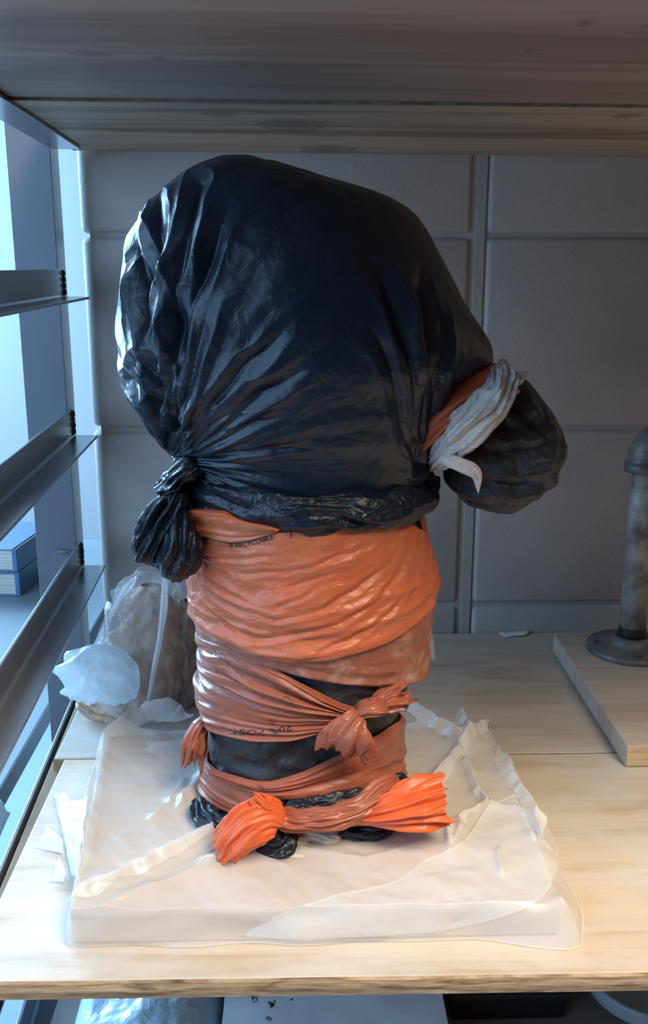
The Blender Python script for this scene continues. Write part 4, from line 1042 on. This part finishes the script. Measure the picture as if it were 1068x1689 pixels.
mb.add([(Aq[0][0]+.0006, Aq[0][1]-.0008, 0.001), (Aq[1][0], Aq[1][1]-.0008, 0.001), (Aq[1][0], Aq[1][1]-.0008, ZA-0.001), (Aq[0][0]+.0006, Aq[0][1]-.0008, ZA-0.001)], [(0, 1, 2, 3)])
mb.build('cut_edge', M['ply_edge_light'], st)
fc = at_z(1040, 1066, ZA+0.004); FR = abs(at_z(968, 1066, ZA+0.004)[0]-fc[0])
mb = MB(); mb.lathe([(FR*0.985, 0), (FR, 0.0012), (FR, 0.0045), (FR*0.97, 0.006), (FR*0.55, 0.0075), (0.0225, 0.010), (0.0205, 0.014), (0.0185, 0.016), (0.0130, 0.0165), (0.0125, 0.012)], (fc[0], fc[1], ZA+0.0002), 64)
fo = mb.build('flange', M['iron'], st, smooth=True)
for k in range(4):
    a = math.radians(-98+90*k); r = FR*0.72
    mb = MB(); mb.lathe([(0.0045, 0), (0.0050, 0.0006), (0.0042, 0.0012), (0.0030, 0.0008), (0.0026, 0.0001)], (fc[0]+r*math.cos(a), fc[1]+r*math.sin(a), ZA+0.0062), 18)
    mb.build('screw_hole', M['tape'], fo, smooth=True)
PR = 0.0132
pt = at_y(1057, 775, fc[1]); z_el = pt[2]
mb = MB(); mb.lathe([(PR+0.0006, 0), (PR+0.0010, 0.003), (PR+0.0008, 0.006), (PR+0.0006, 0.009), (PR, 0.011)], (fc[0], fc[1], ZA+0.0155), 40); mb.build('pipe_collar', M['tape'], st, smooth=True)
mb = MB()
prof = [(PR, 0), (PR, z_el-ZA-0.05)]
for k in range(7):
    zz = z_el-ZA-0.035+k*0.0028; prof += [(PR, zz), (PR-0.0008, zz+0.0014)]
prof.append((PR-0.0006, z_el-ZA+0.004-0.012))
prof = [(r, z) for r, z in prof]; mb.lathe(prof, (fc[0], fc[1], ZA+0.012), 44); mb.build('pipe', M['galv'], st, smooth=True)
# elbow turning to the right
def sweep(name, cpts, rads, mat, parent, n=40):
    vv, ff = [], []
    C = np.array(cpts); T = np.gradient(C, axis=0); T /= np.linalg.norm(T, axis=1, keepdims=True)
    for c, t, r in zip(C, T, rads):
        s1 = np.array([0, 1.0, 0]); s2 = np.cross(t, s1)
        for k in range(n):
            a = 2*math.pi*k/n; vv.append(c+s1*r*math.cos(a)+s2*r*math.sin(a))
    m_ = len(C)
    for j in range(m_-1):
        for k in range(n): ff.append((j*n+k, j*n+(k+1) % n, (j+1)*n+(k+1) % n, (j+1)*n+k))
    ff.append(tuple(range(n-1, -1, -1))); ff.append(tuple((m_-1)*n+k for k in range(n)))
    mb = MB(); mb.add(vv, ff); return mb.build(name, mat, parent, smooth=True)
ER = 0.0185; c_x, c_z = fc[0], z_el-0.002
cp, rd = [], []
for z, r in ((0, ER+0.0004), (0.0005, ER+0.0022), (0.0085, ER+0.0024), (0.0095, ER+0.0004), (0.012, ER-0.0006)): cp.append((c_x, fc[1], c_z+z)); rd.append(r)
bR = 0.021
for k in range(1, 15):
    a = math.pi/2*k/14; cp.append((c_x+bR*(1-math.cos(a)), fc[1], c_z+0.012+bR*math.sin(a))); rd.append(ER)
ez = c_z+0.012+bR
for x, r in ((0.004, ER), (0.0055, ER+0.0024), (0.0135, ER+0.0024), (0.014, PR)): cp.append((c_x+bR+x, fc[1], ez)); rd.append(r)
el = sweep('elbow', cp, rd, M['iron'], st)
sweep('pipe', [(c_x+bR+0.010+k*0.02, fc[1], ez) for k in range(6)], [PR]*6, M['galv'], st)
# raised cast lettering round the side of the elbow
vsU, fsU = text_mesh('U'); rs = random.Random(3)
def cast(vs, fs, ang, rad, size):
    ca, sa = math.cos(ang), math.sin(ang)
    cx_, cz_ = c_x+bR-rad*math.cos(ang), c_z+0.012+rad*math.sin(ang)
    out = []
    for v in vs:
        lx_, lz_ = v[0]*size, v[1]*size
        # tangent of the arc and outward direction
        tx, tz = sa, ca; ox, oz = -ca, sa
        X, Z = cx_+tx*lx_+ox*lz_, cz_+tz*lx_+oz*lz_
        rr_ = math.hypot(X-(c_x+bR), Z-(c_z+0.012))-bR
        out.append((X, fc[1]-math.sqrt(max(ER**2-rr_**2, 1e-8))-0.0004, Z))
    return out, fs
mb = MB()
o_, f_ = cast(vsU, fsU, math.radians(12), bR+0.011, 0.0075); mb.add(o_, f_)
for a in (30, 44, 56, 70):
    vv = [(-.25, -.3, 0), (-.1, -.3, 0), (-.1, .3, 0), (-.25, .3, 0), (.1, -.3, 0), (.25, -.3, 0), (.25, .3, 0), (.1, .3, 0)]
    o_, f_ = cast(vv, [(0, 1, 2, 3), (4, 5, 6, 7)], math.radians(a), bR+0.011, 0.006); mb.add(o_, f_)
mb.build('cast_marks', M['galv'], el)
